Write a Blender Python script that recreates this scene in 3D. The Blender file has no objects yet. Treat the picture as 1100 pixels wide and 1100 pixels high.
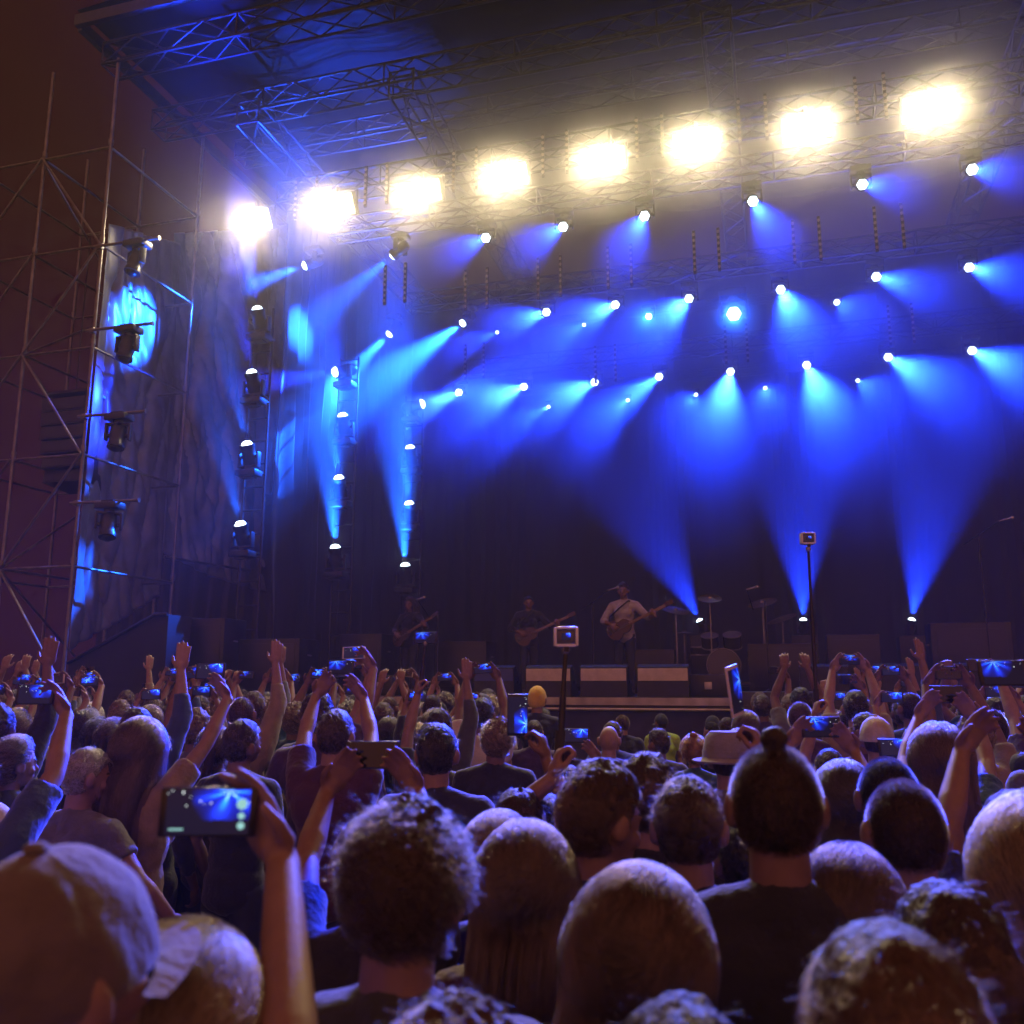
import bpy, bmesh, math, random
import numpy as np
from mathutils import Vector, Matrix, Euler, Quaternion, noise as mnoise

random.seed(11)
rng = np.random.default_rng(11)
R = math.radians
SC = bpy.context.scene
COL = SC.collection

# ------------------------------------------------------------------ camera
EYE = Vector((0, 0, 1.9))
F_PX = 976.0
PITCH = R(10.7)
cam_d = bpy.data.cameras.new('camera')
cam = bpy.data.objects.new('camera', cam_d)
COL.objects.link(cam)
cam.location = EYE
cam.rotation_euler = (R(90) + PITCH, 0, 0)
cam_d.sensor_width = 36
cam_d.lens = 36 * F_PX / 1100.0
cam_d.clip_start = 0.05
cam_d.clip_end = 500
cam_d.dof.use_dof = True
cam_d.dof.focus_distance = 7.0
cam_d.dof.aperture_fstop = (36 * F_PX / 1100.0) / 1000 / 0.0085
cam_d.dof.aperture_blades = 6
SC.camera = cam

# ------------------------------------------------------------------ night sky: faint red-brown, with a brown fill glow added behind the crowd
W = bpy.data.worlds.new('World')
SC.world = W
W.use_nodes = True
nt = W.node_tree
bg = nt.nodes['Background']
tc = nt.nodes.new('ShaderNodeTexCoord')
sep = nt.nodes.new('ShaderNodeSeparateXYZ')
mr = nt.nodes.new('ShaderNodeMapRange')
mr.inputs['From Min'].default_value = 0.35
mr.inputs['From Max'].default_value = -0.9
rmp = nt.nodes.new('ShaderNodeMix')
rmp.data_type = 'RGBA'
rmp.inputs['A'].default_value = (0.022, 0.0038, 0.0042, 1)
rmp.inputs['B'].default_value = (0.64, 0.215, 0.15, 1)
nt.links.new(tc.outputs['Generated'], sep.inputs[0])
nt.links.new(sep.outputs['Y'], mr.inputs['Value'])
nt.links.new(mr.outputs['Result'], rmp.inputs['Factor'])
nt.links.new(rmp.outputs['Result'], bg.inputs['Color'])
bg.inputs['Strength'].default_value = 1.0

SC.view_settings.view_transform = 'Standard'
SC.view_settings.look = 'None'
SC.view_settings.exposure = 0
SC.view_settings.gamma = 1
SC.render.engine = 'CYCLES'
cy = SC.cycles
cy.use_denoising = True
try:
    cy.denoiser = 'OPENIMAGEDENOISE'
    cy.denoising_input_passes = 'RGB_ALBEDO_NORMAL'
except Exception:
    pass
cy.use_light_tree = True
cy.use_adaptive_sampling = True
cy.adaptive_threshold = 0.03
cy.adaptive_min_samples = 24
cy.max_bounces = 5
cy.diffuse_bounces = 2
cy.glossy_bounces = 2
cy.transmission_bounces = 3
cy.transparent_max_bounces = 6
cy.volume_bounces = 0
cy.sample_clamp_direct = 0
cy.sample_clamp_indirect = 3
cy.caustics_reflective = False
cy.caustics_refractive = False
HAZE = 0.0014
HALO_SMOKE = 0.042
SMOKE = 0.062

# ------------------------------------------------------------------ frames of reference
YAW = R(-16.0)                       # the stage front is turned 16 degrees from the camera's axis
A_ = Vector((math.cos(YAW), math.sin(YAW), 0))
N_ = Vector((-math.sin(YAW), math.cos(YAW), 0))


def S(a, n, z):
    """stage coordinates: a along the stage front, n upstage, z up"""
    return A_ * a + N_ * n + Vector((0, 0, z))


def ray(px, py):
    u = (px - 550) / F_PX
    v = (550 - py) / F_PX
    return Vector((u, math.cos(PITCH) - v * math.sin(PITCH), math.sin(PITCH) + v * math.cos(PITCH)))


def on_n(px, py, n):
    """stage coordinates (a, n, z) of the point at upstage depth n along a sight line"""
    d = ray(px, py)
    p = EYE + d * (n / d.dot(N_))
    return (p.dot(A_), n, p.z)


def on_y(px, py, y):
    d = ray(px, py)
    return EYE + d * (y / d.y)


# ------------------------------------------------------------------ materials
MATS = {}


def mat(name, col, rough=0.6, metal=0.0, var=0.0, scale=8.0, bump=0.0, bscale=40.0, spec=0.5, obcol=False, sheen=0.0,
        emis=None, estr=0.0, sss=0.0, stretch=None):
    if name in MATS:
        return MATS[name]
    m = bpy.data.materials.new(name)
    m.use_nodes = True
    t = m.node_tree
    p = t.nodes['Principled BSDF']
    p.inputs['Roughness'].default_value = rough
    p.inputs['Metallic'].default_value = metal
    p.inputs['Specular IOR Level'].default_value = spec
    p.inputs['Base Color'].default_value = (*col, 1)
    if sheen:
        p.inputs['Sheen Weight'].default_value = sheen
    src = None
    if obcol:
        oi = t.nodes.new('ShaderNodeObjectInfo')
        src = oi.outputs['Color']
    co = t.nodes.new('ShaderNodeTexCoord')
    vec = co.outputs['Object']
    if stretch:
        mp = t.nodes.new('ShaderNodeMapping')
        mp.inputs['Scale'].default_value = stretch
        t.links.new(vec, mp.inputs[0])
        vec = mp.outputs[0]
    if var > 0:
        nz = t.nodes.new('ShaderNodeTexNoise')
        nz.inputs['Scale'].default_value = scale
        nz.inputs['Detail'].default_value = 5
        t.links.new(vec, nz.inputs['Vector'])
        mg = t.nodes.new('ShaderNodeMapRange')
        mg.inputs['From Min'].default_value = 0.3
        mg.inputs['From Max'].default_value = 0.7
        mg.inputs['To Min'].default_value = 1 - var
        mg.inputs['To Max'].default_value = 1 + var
        t.links.new(nz.outputs['Fac'], mg.inputs['Value'])
        mx = t.nodes.new('ShaderNodeMix')
        mx.data_type = 'RGBA'
        mx.blend_type = 'MULTIPLY'
        mx.inputs['Factor'].default_value = 1
        mx.inputs['A'].default_value = (*col, 1)
        if src is not None:
            t.links.new(src, mx.inputs['A'])
        t.links.new(mg.outputs['Result'], mx.inputs['B'])
        src = mx.outputs['Result']
    if src is not None:
        t.links.new(src, p.inputs['Base Color'])
    if bump > 0:
        nb = t.nodes.new('ShaderNodeTexNoise')
        nb.inputs['Scale'].default_value = bscale
        nb.inputs['Detail'].default_value = 4
        t.links.new(vec, nb.inputs['Vector'])
        bp = t.nodes.new('ShaderNodeBump')
        bp.inputs['Strength'].default_value = bump
        bp.inputs['Distance'].default_value = 0.02
        t.links.new(nb.outputs['Fac'], bp.inputs['Height'])
        t.links.new(bp.outputs['Normal'], p.inputs['Normal'])
    if emis:
        p.inputs['Emission Color'].default_value = (*emis, 1)
        p.inputs['Emission Strength'].default_value = estr
    m.cycles.emission_sampling = 'NONE'
    MATS[name] = m
    return m


M_BLACK = mat('black_paint', (0.018, 0.018, 0.020), 0.45, var=0.3)
M_PLASTIC = mat('black_plastic', (0.012, 0.012, 0.014), 0.35)
M_ALU = mat('aluminium', (0.045, 0.045, 0.05), 0.42, metal=0.85, var=0.15, scale=3)
M_STEEL = mat('galvanised_steel', (0.42, 0.40, 0.38), 0.42, metal=0.75, var=0.25, scale=6)
M_ROOF = mat('roof_fabric', (0.009, 0.0085, 0.0095), 0.95, spec=0.08, var=0.3, scale=1.2)
M_DRAPE = mat('drape_fabric', (0.014, 0.014, 0.016), 0.85, var=0.3, scale=2, sheen=0.2)
M_TARP = mat('tarpaulin', (0.16, 0.17, 0.19), 0.38, var=0.25, scale=2.5, bump=0.3, bscale=5)
M_DECK = mat('stage_deck', (0.022, 0.021, 0.021), 0.5, var=0.35, scale=1.5)
M_GRND = mat('trodden_ground', (0.055, 0.048, 0.040), 0.9, var=0.4, scale=1.3, bump=0.3, bscale=14)
M_LENSB = mat('lit_lens_blue', (0.8, 0.85, 0.9), 0.2, emis=(0.72, 0.90, 1.0), estr=7)
M_LENSW = mat('lit_lens_warm', (0.9, 0.85, 0.75), 0.3, emis=(1.0, 0.86, 0.55), estr=9)


# ------------------------------------------------------------------ geometry builder
class MB:
    def __init__(self):
        self.bm = bmesh.new()

    def _add(self, verts, faces, M=None, mi=0):
        vs = [self.bm.verts.new((M @ Vector(v)) if M is not None else v) for v in verts]
        for f in faces:
            try:
                fc = self.bm.faces.new([vs[i] for i in f])
                fc.material_index = mi
            except ValueError:
                pass
        return vs

    def box(self, c, s, rot=None, mi=0, bev=0.0):
        M = Matrix.Translation(c) @ ((rot if isinstance(rot, Matrix) else Euler(rot).to_matrix().to_4x4()) if rot is not None else Matrix.Identity(4))
        x, y, z = s[0] / 2, s[1] / 2, s[2] / 2
        if bev <= 0:
            v = [(-x, -y, -z), (x, -y, -z), (x, y, -z), (-x, y, -z), (-x, -y, z), (x, -y, z), (x, y, z), (-x, y, z)]
            f = [(0, 3, 2, 1), (4, 5, 6, 7), (0, 1, 5, 4), (1, 2, 6, 5), (2, 3, 7, 6), (3, 0, 4, 7)]
            self._add(v, f, M, mi)
        else:
            b = min(bev, x * .99, y * .99, z * .99)
            t = bmesh.new()
            bmesh.ops.create_cube(t, size=1)
            bmesh.ops.scale(t, vec=(s[0], s[1], s[2]), verts=t.verts)
            bmesh.ops.bevel(t, geom=t.edges[:], offset=b, segments=2, affect='EDGES', profile=0.5)
            t.verts.index_update()
            self._add([v.co[:] for v in t.verts], [[v.index for v in f.verts] for f in t.faces], M, mi)
            t.free()

    def tube(self, p0, p1, r0, r1=None, seg=8, caps=True, mi=0):
        p0, p1 = Vector(p0), Vector(p1)
        r1 = r0 if r1 is None else r1
        d = p1 - p0
        if d.length < 1e-6:
            return
        q = d.to_track_quat('Z', 'Y').to_matrix()
        v, f = [], []
        for (p, r) in ((p0, r0), (p1, r1)):
            for i in range(seg):
                a = 2 * math.pi * i / seg
                v.append(p + q @ Vector((math.cos(a) * r, math.sin(a) * r, 0)))
        for i in range(seg):
            j = (i + 1) % seg
            f.append((i, j, seg + j, seg + i))
        if caps:
            f.append(tuple(range(seg))[::-1])
            f.append(tuple(range(seg, 2 * seg)))
        self._add(v, f, None, mi)

    def path(self, pts, r, seg=8, mi=0):
        for i in range(len(pts) - 1):
            self.tube(pts[i], pts[i + 1], r if not isinstance(r, (list, tuple)) else r[i],
                      r if not isinstance(r, (list, tuple)) else r[i + 1], seg, True, mi)

    def ell(self, c, r, rot=None, u=16, v=10, mi=0):
        M = Matrix.Translation(c) @ (rot.to_4x4() if rot is not None else Matrix.Identity(4)) @ Matrix.Diagonal((r[0], r[1], r[2], 1))
        vs = [(0, 0, 1)]
        for i in range(1, v):
            th = math.pi * i / v
            for j in range(u):
                ph = 2 * math.pi * j / u
                vs.append((math.sin(th) * math.cos(ph), math.sin(th) * math.sin(ph), math.cos(th)))
        vs.append((0, 0, -1))
        f = []
        for j in range(u):
            f.append((0, 1 + j, 1 + (j + 1) % u))
        for i in range(v - 2):
            for j in range(u):
                a = 1 + i * u + j
                b = 1 + i * u + (j + 1) % u
                f.append((a, a + u, b + u, b))
        last = len(vs) - 1
        for j in range(u):
            f.append((last, 1 + (v - 2) * u + (j + 1) % u, 1 + (v - 2) * u + j))
        self._add(vs, f, M, mi)

    def caps(self, p0, p1, r0, r1, u=12, mi=0):
        """tapered capsule"""
        self.tube(p0, p1, r0, r1, u, True, mi)
        self.ell(p0, (r0, r0, r0), None, u, 8, mi)
        self.ell(p1, (r1, r1, r1), None, u, 8, mi)

    def lathe(self, prof, seg=20, M=None, mi=0):
        """profile [(r, z)] round z"""
        v, f = [], []
        for (r, z) in prof:
            for i in range(seg):
                a = 2 * math.pi * i / seg
                v.append((r * math.cos(a), r * math.sin(a), z))
        for k in range(len(prof) - 1):
            for i in range(seg):
                j = (i + 1) % seg
                f.append((k * seg + i, k * seg + j, (k + 1) * seg + j, (k + 1) * seg + i))
        f.append(tuple(range(seg))[::-1])
        n0 = (len(prof) - 1) * seg
        f.append(tuple(range(n0, n0 + seg)))
        self._add(v, f, M, mi)

    def prism(self, poly, h, M=None, mi=0):
        """2D polygon in local xy, extruded 0..h along z"""
        n = len(poly)
        v = [(x, y, 0) for x, y in poly] + [(x, y, h) for x, y in poly]
        f = [tuple(range(n))[::-1], tuple(range(n, 2 * n))]
        for i in range(n):
            j = (i + 1) % n
            f.append((i, j, n + j, n + i))
        self._add(v, f, M, mi)

    def mesh(self, name, smooth=True):
        me = bpy.data.meshes.new(name)
        bmesh.ops.recalc_face_normals(self.bm, faces=self.bm.faces[:])
        self.bm.to_mesh(me)
        self.bm.free()
        if smooth and len(me.polygons):
            me.polygons.foreach_set('use_smooth', [True] * len(me.polygons))
            try:
                me.set_sharp_from_angle(angle=R(40))
            except Exception:
                pass
        return me

    def build(self, name, m=None, parent=None, smooth=True):
        return link(name, self.mesh(name, smooth), m, parent)


def link(name, data, m=None, parent=None):
    o = bpy.data.objects.new(name, data)
    COL.objects.link(o)
    if m is not None and len(data.materials) == 0:
        for k in (m if isinstance(m, (list, tuple)) else [m]):
            data.materials.append(k)
    if parent is not None:
        o.parent = parent
    return o


def tag(o, label=None, cat=None, group=None, kind=None):
    if label:
        o['label'] = label
    if cat:
        o['category'] = cat
    if group:
        o['group'] = group
    if kind:
        o['kind'] = kind
    return o


def thing(name, label, cat, loc=(0, 0, 0), rot=(0, 0, 0), group=None):
    o = bpy.data.objects.new(name, None)
    o.empty_display_size = 0.2
    COL.objects.link(o)
    o.location = loc
    o.rotation_euler = rot
    return tag(o, label, cat, group)


KIDS = {}


def children(o):
    return [c for c in COL.objects if c.parent == o]


def copy_tree(o, parent=None, tree=None):
    c = o.copy()
    COL.objects.link(c)
    if parent is not None:
        c.parent = parent
        c.matrix_parent_inverse = o.matrix_parent_inverse.copy()
    for ch in (tree or KIDS_OF)(o):
        copy_tree(ch, c, tree)
    return c


def KIDS_OF(o):
    return list(o.children)


def spot(name, parent, loc, rot, power, col, ang, blend=0.6, rad=0.05):
    l = bpy.data.lights.new(name, 'SPOT')
    l.energy = power
    l.color = col
    l.spot_size = R(ang)
    l.spot_blend = blend
    l.shadow_soft_size = rad
    o = bpy.data.objects.new(name, l)
    COL.objects.link(o)
    o.parent = parent
    o.location = loc
    o.rotation_euler = rot
    return o


# ------------------------------------------------------------------ the air: theatrical haze, one closed box round everything
def air(name, dens, g, col=(0.95, 0.95, 0.95)):
    m = bpy.data.materials.new(name)
    m.use_nodes = True
    t = m.node_tree
    t.nodes.remove(t.nodes['Principled BSDF'])
    pv = t.nodes.new('ShaderNodeVolumePrincipled')
    pv.inputs['Color'].default_value = (*col, 1)
    pv.inputs['Density'].default_value = dens
    pv.inputs['Anisotropy'].default_value = g
    t.links.new(pv.outputs[0], t.nodes['Material Output'].inputs['Volume'])
    return m


hz = MB()
hz.box((0, 11, 7.5), (64, 60, 17.2))
haze = hz.build('haze', air('haze', HAZE, 0.0), None, False)
tag(haze, kind='stuff')
# the smoke that hangs over the stage itself
for i_, (front, share) in enumerate(((11.0, .09), (13.0, .14), (14.9, .38), (16.3, .39))):        # thinning out towards the crowd
    hz = MB()
    e_ = 0.06 * i_
    hz.box((1.6, (front + 22.3 - e_) / 2, 7.72), (23.2 - 2 * e_, 22.3 - e_ - front, 12.0 - 2 * e_))
    smoke = hz.build('stage_smoke', air('stage_smoke', SMOKE * share, 0.6), None, False)
    smoke.rotation_euler.z = YAW
    tag(smoke, kind='stuff')
# smoke slabs added before the blinder row to make the halo
for i_, (n0, n1, hz_) in enumerate(((13.40, 14.33, 1.5), (13.75, 14.31, 1.1))):
    hz = MB()
    hz.box((1.8, (n0 + n1) / 2, 1.9 + 14.4 * .62), (22.4 - .1 * i_, n1 - n0, 2 * hz_))
    smoke = hz.build('halo_smoke', air('halo_smoke', HALO_SMOKE, 0.35), None, False)
    smoke.rotation_euler.z = YAW
    tag(smoke, kind='stuff')
HEAD_W = 15000
BLINDER_W = 140
# ------------------------------------------------------------------ moving heads
BLUE = (0.006, 0.036, 1.0)
SKYB = (0.008, 0.10, 1.0)


def hexdisc(mb, r, y, n=12):
    vs = [(r * math.cos(2 * math.pi * i / n), y, r * math.sin(2 * math.pi * i / n)) for i in range(n)]
    mb._add(vs, [tuple(range(n))], None)


def head_meshes():
    b = MB()
    b.box((0, 0, 0.05), (0.36, 0.24, 0.10), bev=0.02)
    b.box((0, 0, 0.115), (0.20, 0.14, 0.03))
    base = b.mesh('base')
    y = MB()
    y.tube((0, 0, 0.0), (0, 0, -0.04), 0.075, seg=16)
    y.box((0, 0, -0.055), (0.36, 0.11, 0.035), bev=0.012)
    for s in (-1, 1):
        y.box((s * 0.165, 0, -0.17), (0.035, 0.10, 0.24), bev=0.012)
    yoke = y.mesh('yoke')
    h = MB()      # head looks along +y, pivot at origin
    prof = [(0.02, -0.20), (0.085, -0.19), (0.11, -0.14), (0.115, 0.02), (0.105, 0.05), (0.105, 0.12), (0.12, 0.15), (0.12, 0.20), (0.098, 0.20), (0.096, 0.185)]
    h.lathe(prof, 20, Matrix.Rotation(R(-90), 4, 'X'))
    for s in (-1, 1):
        h.tube((s * 0.10, 0, 0), (s * 0.15, 0, 0), 0.03, seg=12)
    head = h.mesh('head')
    l = MB()
    l.lathe([(0.094, 0.186), (0.093, 0.200), (0.080, 0.226), (0.055, 0.246), (0.02, 0.255), (0.001, 0.256)], 6, Matrix.Rotation(R(-90), 4, 'X') )
    lens = l.mesh('lens')
    for me, m in ((base, M_BLACK), (yoke, M_BLACK), (head, M_PLASTIC), (lens, M_LENSB)):
        me.materials.append(m)
    return base, yoke, head, lens


HB, HY, HH, HL = head_meshes()


def moving_head(label, pos, aim, power, ang=16, col=BLUE, up=False, size=1.0, blend=0.7, group='blue moving head lamps', glow=1.0):
    """aim: a world direction. hangs under pos, or stands on it when up."""
    r = thing('moving_head', label, 'stage light', pos, (R(180) if up else 0, 0, YAW), group)
    r.scale = (size,) * 3
    aim = Vector(aim).normalized()
    loc = r.rotation_euler.to_matrix().inverted() @ aim
    pan = math.atan2(-loc.x, loc.y)
    b = link('base', HB, None, r)
    b.location.z = 0
    yk = link('yoke', HY, None, r)
    yk.rotation_euler.z = pan
    hd = link('head', HH, None, r)
    hd.location.z = -0.22
    tilt = math.asin(max(-1, min(1, loc.z)))
    hd.rotation_euler = Euler((tilt, 0, pan), 'XYZ')
    link('lens', HL, None, hd)
    if power > 0:
        spot('beam_lamp', hd, (0, 0.33, 0), (R(90), 0, 0), power, col, ang, blend, 0.06 * size)
    return r


def vp_dir(px, py):
    """direction of travel of parallel beams whose images run out of this point"""
    return -ray(px, py).normalized()
# ------------------------------------------------------------------ ground, stage, backdrop, roof
g = MB()
g.box((0, 0, -0.15), (600, 600, 0.3))
tag(g.build('ground', M_GRND, None, False), kind='structure')

DECK = 1.72
NF = 12.5            # stage front
A0, A1 = -9.6, 13.5
NB = 22.6
stage = thing('concert_stage', 'wide dark concert stage deck with a blue lit front skirt behind the crowd barrier', 'stage', S(0, 0, 0), (0, 0, YAW))
b = MB(); b.box(((A0 + A1) / 2, (NF + NB) / 2 + 0.02, DECK - 0.06), (A1 - A0, NB - NF, 0.12)); b.build('deck', M_DECK, stage, False)
M_SKIRT = mat('skirt_cloth', (0.05, 0.05, 0.12), 0.8, var=0.3, scale=3)
b = MB()
n = 220
vs, fs = [], []
for i in range(n + 1):
    x = A0 + (A1 - A0) * i / n
    yy = NF + 0.05 + 0.02 * math.sin(i * 1.7) + 0.012 * math.sin(i * 0.61)
    vs += [(x, yy, 0.0), (x, yy, DECK - 0.13)]
    if i:
        k = 2 * i
        fs.append((k - 2, k, k + 1, k - 1))
b._add(vs, fs); b.build('skirt', M_SKIRT, stage)
b = MB(); b.box(((A0 + A1) / 2, NF - 0.02, DECK - 0.055), (A1 - A0, 0.05, 0.10))
b.tube((A0, NF - 0.06, DECK - 0.16), (A1, NF - 0.06, DECK - 0.16), 0.022)
b.build('edge_rail', M_STEEL, stage, False)
# side wall of the deck
b = MB(); b.box((A0 - 0.01, (NF + NB) / 2, (DECK - 0.13) / 2), (0.02, NB - NF, DECK - 0.13)); b.build('side_skirt', M_DRAPE, stage, False)


def drape(name, label, p, q, z0, z1, m, folds=0.12, depth=0.10, seed=0, nz=24, gather=None, group=None, cat='drape', pin=0.3):
    """hanging cloth between stage points p and q (a, n); folds run down it"""
    p, q = Vector((p[0], p[1], 0)), Vector((q[0], q[1], 0))
    L = (q - p).length
    nx = max(8, int(L / 0.08))
    d = (q - p) / L
    nrm = Vector((-d.y, d.x, 0))
    vs, fs = [], []
    for j in range(nz + 1):
        t = j / nz
        zb = z0(0) if callable(z0) else z0
        for i in range(nx + 1):
            s = i / nx
            lo = z0(s) if callable(z0) else z0
            hi = z1(s) if callable(z1) else z1
            z = lo + (hi - lo) * t
            x = s * L
            amp = depth * (0.35 + 0.65 * (1 - t)) * (1.0 + 0.6 * mnoise.noise(Vector((x * 0.7, z * 0.25, seed))))
            w = math.sin(2 * math.pi * x / folds / (1 + 0.25 * mnoise.noise(Vector((x * 0.4, seed, 0)))) + 1.6 * mnoise.noise(Vector((x * 0.5, z * 0.35, seed + 4))))
            w += 1.1 * mnoise.noise(Vector((x * 1.1, z * 0.8, seed + 9)))
            o = p + d * x + nrm * (amp * w)
            vs.append((o.x, o.y, z))
    for j in range(nz):
        for i in range(nx):
            a = j * (nx + 1) + i
            fs.append((a, a + 1, a + nx + 2, a + nx + 1))
    mb = MB()
    mb._add(vs, fs)
    r = mb.build(name, m)
    sm = r.modifiers.new('thickness', 'SOLIDIFY'); sm.thickness = 0.006
    r.rotation_euler.z = YAW
    return tag(r, label, cat, group)


drape('stage_backdrop', 'tall dark drape closing the back of the stage, washed blue by the beams', (A0, NB), (A1, NB), DECK - 0.1, 12.6, M_DRAPE, folds=0.5, depth=0.07, seed=1, nz=20)
drape('wing_drape', 'dark drape hanging along the wing behind the columns of upward lamps', (A0 + 0.3, NB - 0.2), (A0 + 0.2, 15.6), DECK - 0.2, 12.2, M_DRAPE, folds=0.45, depth=0.08, seed=2)

drape('wing_drape', 'plain black sheet added to darken the gap low behind the scaffold and loading ramp', (-15.5, 18.2), (A0 + 0.25, 18.2), 0.02, 6.2, M_DRAPE, folds=0.4, depth=0.07, seed=6)  # sheet added to stand for the darkness where sky showed through
# roof
roof = thing('stage_roof', 'dark fabric stage roof stretched over the trusses, its front edge faintly blue', 'stage roof', S(0, 0, 0), (0, 0, YAW))
RZ = 13.9
RA0, RA1, RN0 = -11.9, 14.5, 12.1
b = MB()
nx, ny = 50, 30
vs, fs = [], []
for j in range(ny + 1):
    for i in range(nx + 1):
        a = RA0 + (RA1 - RA0) * i / nx
        nn = RN0 + (NB + 1 - RN0) * j / ny
        z = RZ + 0.35 + 0.12 * math.sin(i * math.pi / 5) ** 2 + 0.5 * (j / ny) + 0.06 * mnoise.noise(Vector((a, nn, 0)))
        vs.append((a, nn, z))
for j in range(ny):
    for i in range(nx):
        k = j * (nx + 1) + i
        fs.append((k, k + 1, k + nx + 2, k + nx + 1))
b._add(vs, fs)
o = b.build('roof_skin', M_ROOF, roof); s_ = o.modifiers.new('t', 'SOLIDIFY'); s_.thickness = 0.02
b = MB(); b.box(((RA0 + RA1) / 2, RN0, RZ + 0.1), (RA1 - RA0, 0.10, 0.22)); b.build('front_edge', M_BLACK, roof, False)
b = MB(); b.box((RA0, (RN0 + NB) / 2 + 0.1, RZ + 0.1), (0.10, NB - RN0, 0.22)); b.build('side_edge', M_BLACK, roof, False)


def truss(label, p, q, size=0.5, bay=0.6, cr=0.027, group='lattice trusses under the stage roof', m=None, hsize=None):
    """box truss between two world points"""
    p, q = Vector(p), Vector(q)
    L = (q - p).length
    r = thing('lattice_truss', label, 'truss', p, (0, 0, 0), group)
    r.rotation_euler = (q - p).to_track_quat('X', 'Z').to_euler()
    h = size / 2
    w = (hsize or size) / 2
    c = MB()
    for sy in (-1, 1):
        for sz in (-1, 1):
            c.tube((0, sy * w, sz * h), (L, sy * w, sz * h), cr, seg=8)
    c.build('chord', m or M_ALU, r)
    d = MB()
    nb = max(1, round(L / bay))
    for i in range(nb):
        x0, x1 = L * i / nb, L * (i + 1) / nb
        f = 1 if i % 2 == 0 else -1
        for sy in (-1, 1):
            d.tube((x0, sy * w, -h * f), (x1, sy * w, h * f), cr * .6, seg=6)
        for sz in (-1, 1):
            d.tube((x0, -w * f, sz * h), (x1, w * f, sz * h), cr * .6, seg=6)
        if i % 4 == 0:
            for sy in (-1, 1):
                d.tube((x0, sy * w, -h), (x0, sy * w, h), cr * .6, seg=6)
            for sz in (-1, 1):
                d.tube((x0, -w, sz * h), (x0, w, sz * h), cr * .6, seg=6)
    d.build('bracing', m or M_ALU, r)
    return r


truss('long box truss crossing just behind the front edge of the roof, its uprights lit blue', S(-11.2, 13.7, 12.75), S(14, 13.7, 12.75), 0.42, 0.62)
truss('thin box truss running across above the middle of the blinders', S(-10.4, 15.3, 12.95), S(14, 15.3, 12.95), 0.40, 0.7, 0.022)
truss('box truss tight under the front lip of the roof, nearest to the crowd', S(-11.4, 12.5, 13.35), S(14, 12.5, 13.35), 0.45, 0.7)
for (aa, lab) in ((-9.0, 'box truss running back from the roof front above the leftmost blinder'),
                  (-5.9, 'pale blue box truss running back into the stage above the second and third blinders'),
                  (-0.4, 'box truss running back into the stage above the fifth and sixth blinders'),
                  (4.6, 'box truss running back into the stage between the two rightmost blinders')):
    truss(lab, S(aa, 13.4, 12.45), S(aa, 21.8, 12.3), 0.46, 0.6)

# trusses that carry the lamps
ROWS = {0: (14.4, 0.62), 1: (15.8, 0.546), 2: (18.7, 0.4375), 3: (20.9, 0.346)}


def rz(k):
    n, s = ROWS[k]
    return 1.9 + n * s


truss('black truss carrying the row of eight blinders', S(-9.0, 14.75, rz(0) + 0.62), S(12, 14.75, rz(0) + 0.62), 0.40, 0.55, group='trusses that carry the lamps', m=M_ALU)
truss('truss carrying the highest row of blue moving heads, just under the blinders', S(-8.4, 15.8, rz(1) + 0.62), S(12, 15.8, rz(1) + 0.62), 0.36, 0.55, group='trusses that carry the lamps', m=M_BLACK)
truss('truss carrying the middle row of blue moving heads', S(-7.9, 18.7, rz(2) + 0.62), S(12, 18.7, rz(2) + 0.62), 0.36, 0.55, group='trusses that carry the lamps', m=M_BLACK)
truss('truss carrying the lowest hanging row of blue moving heads', S(-7.2, 20.9, rz(3) + 0.62), S(12, 20.9, rz(3) + 0.62), 0.36, 0.55, group='trusses that carry the lamps', m=M_BLACK)

# ------------------------------------------------------------------ blinders
def blinder_meshes():
    f = MB()
    w, h = 0.80, 0.42
    f.box((0, 0.08, 0), (w, 0.10, h), bev=0.015)
    for s in (-1, 1):
        f.box((s * (w / 2 - 0.008), -0.02, 0), (0.016, 0.10, h))
        f.box((0, -0.02, s * (h / 2 - 0.008)), (w - 0.034, 0.10, 0.016))
    housing = f.mesh('housing')
    y = MB()
    for s in (-1, 1):
        y.box((s * (w / 2 + 0.018), 0.05, 0.14), (0.012, 0.05, 0.30))
    y.box((0, 0.05, 0.296), (w + 0.048, 0.05, 0.012))
    y.box((0, 0.05, 0.36), (0.05, 0.05, 0.12))
    yoke = y.mesh('yoke')
    k = MB()
    k.box((0, 0.022, 0), (w - 0.04, 0.012, h - 0.04))
    refl = k.mesh('reflector')
    refl.materials.append(mat('glow_reflector', (0.7, 0.6, 0.45), 0.3, emis=(1.0, 0.80, 0.46), estr=2.6))  # plate emits by itself, standing in for lamp light bounced off it
    l = MB()
    l.lathe([(0.086, -0.03), (0.084, -0.02), (0.05, 0.0), (0.02, 0.012)], 20, Matrix.Rotation(R(90), 4, 'X'))
    lamp = l.mesh('lamp')
    for me, m in ((housing, M_BLACK), (yoke, M_BLACK), (lamp, M_LENSW)):
        me.materials.append(m)
    return housing, yoke, lamp, refl


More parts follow.
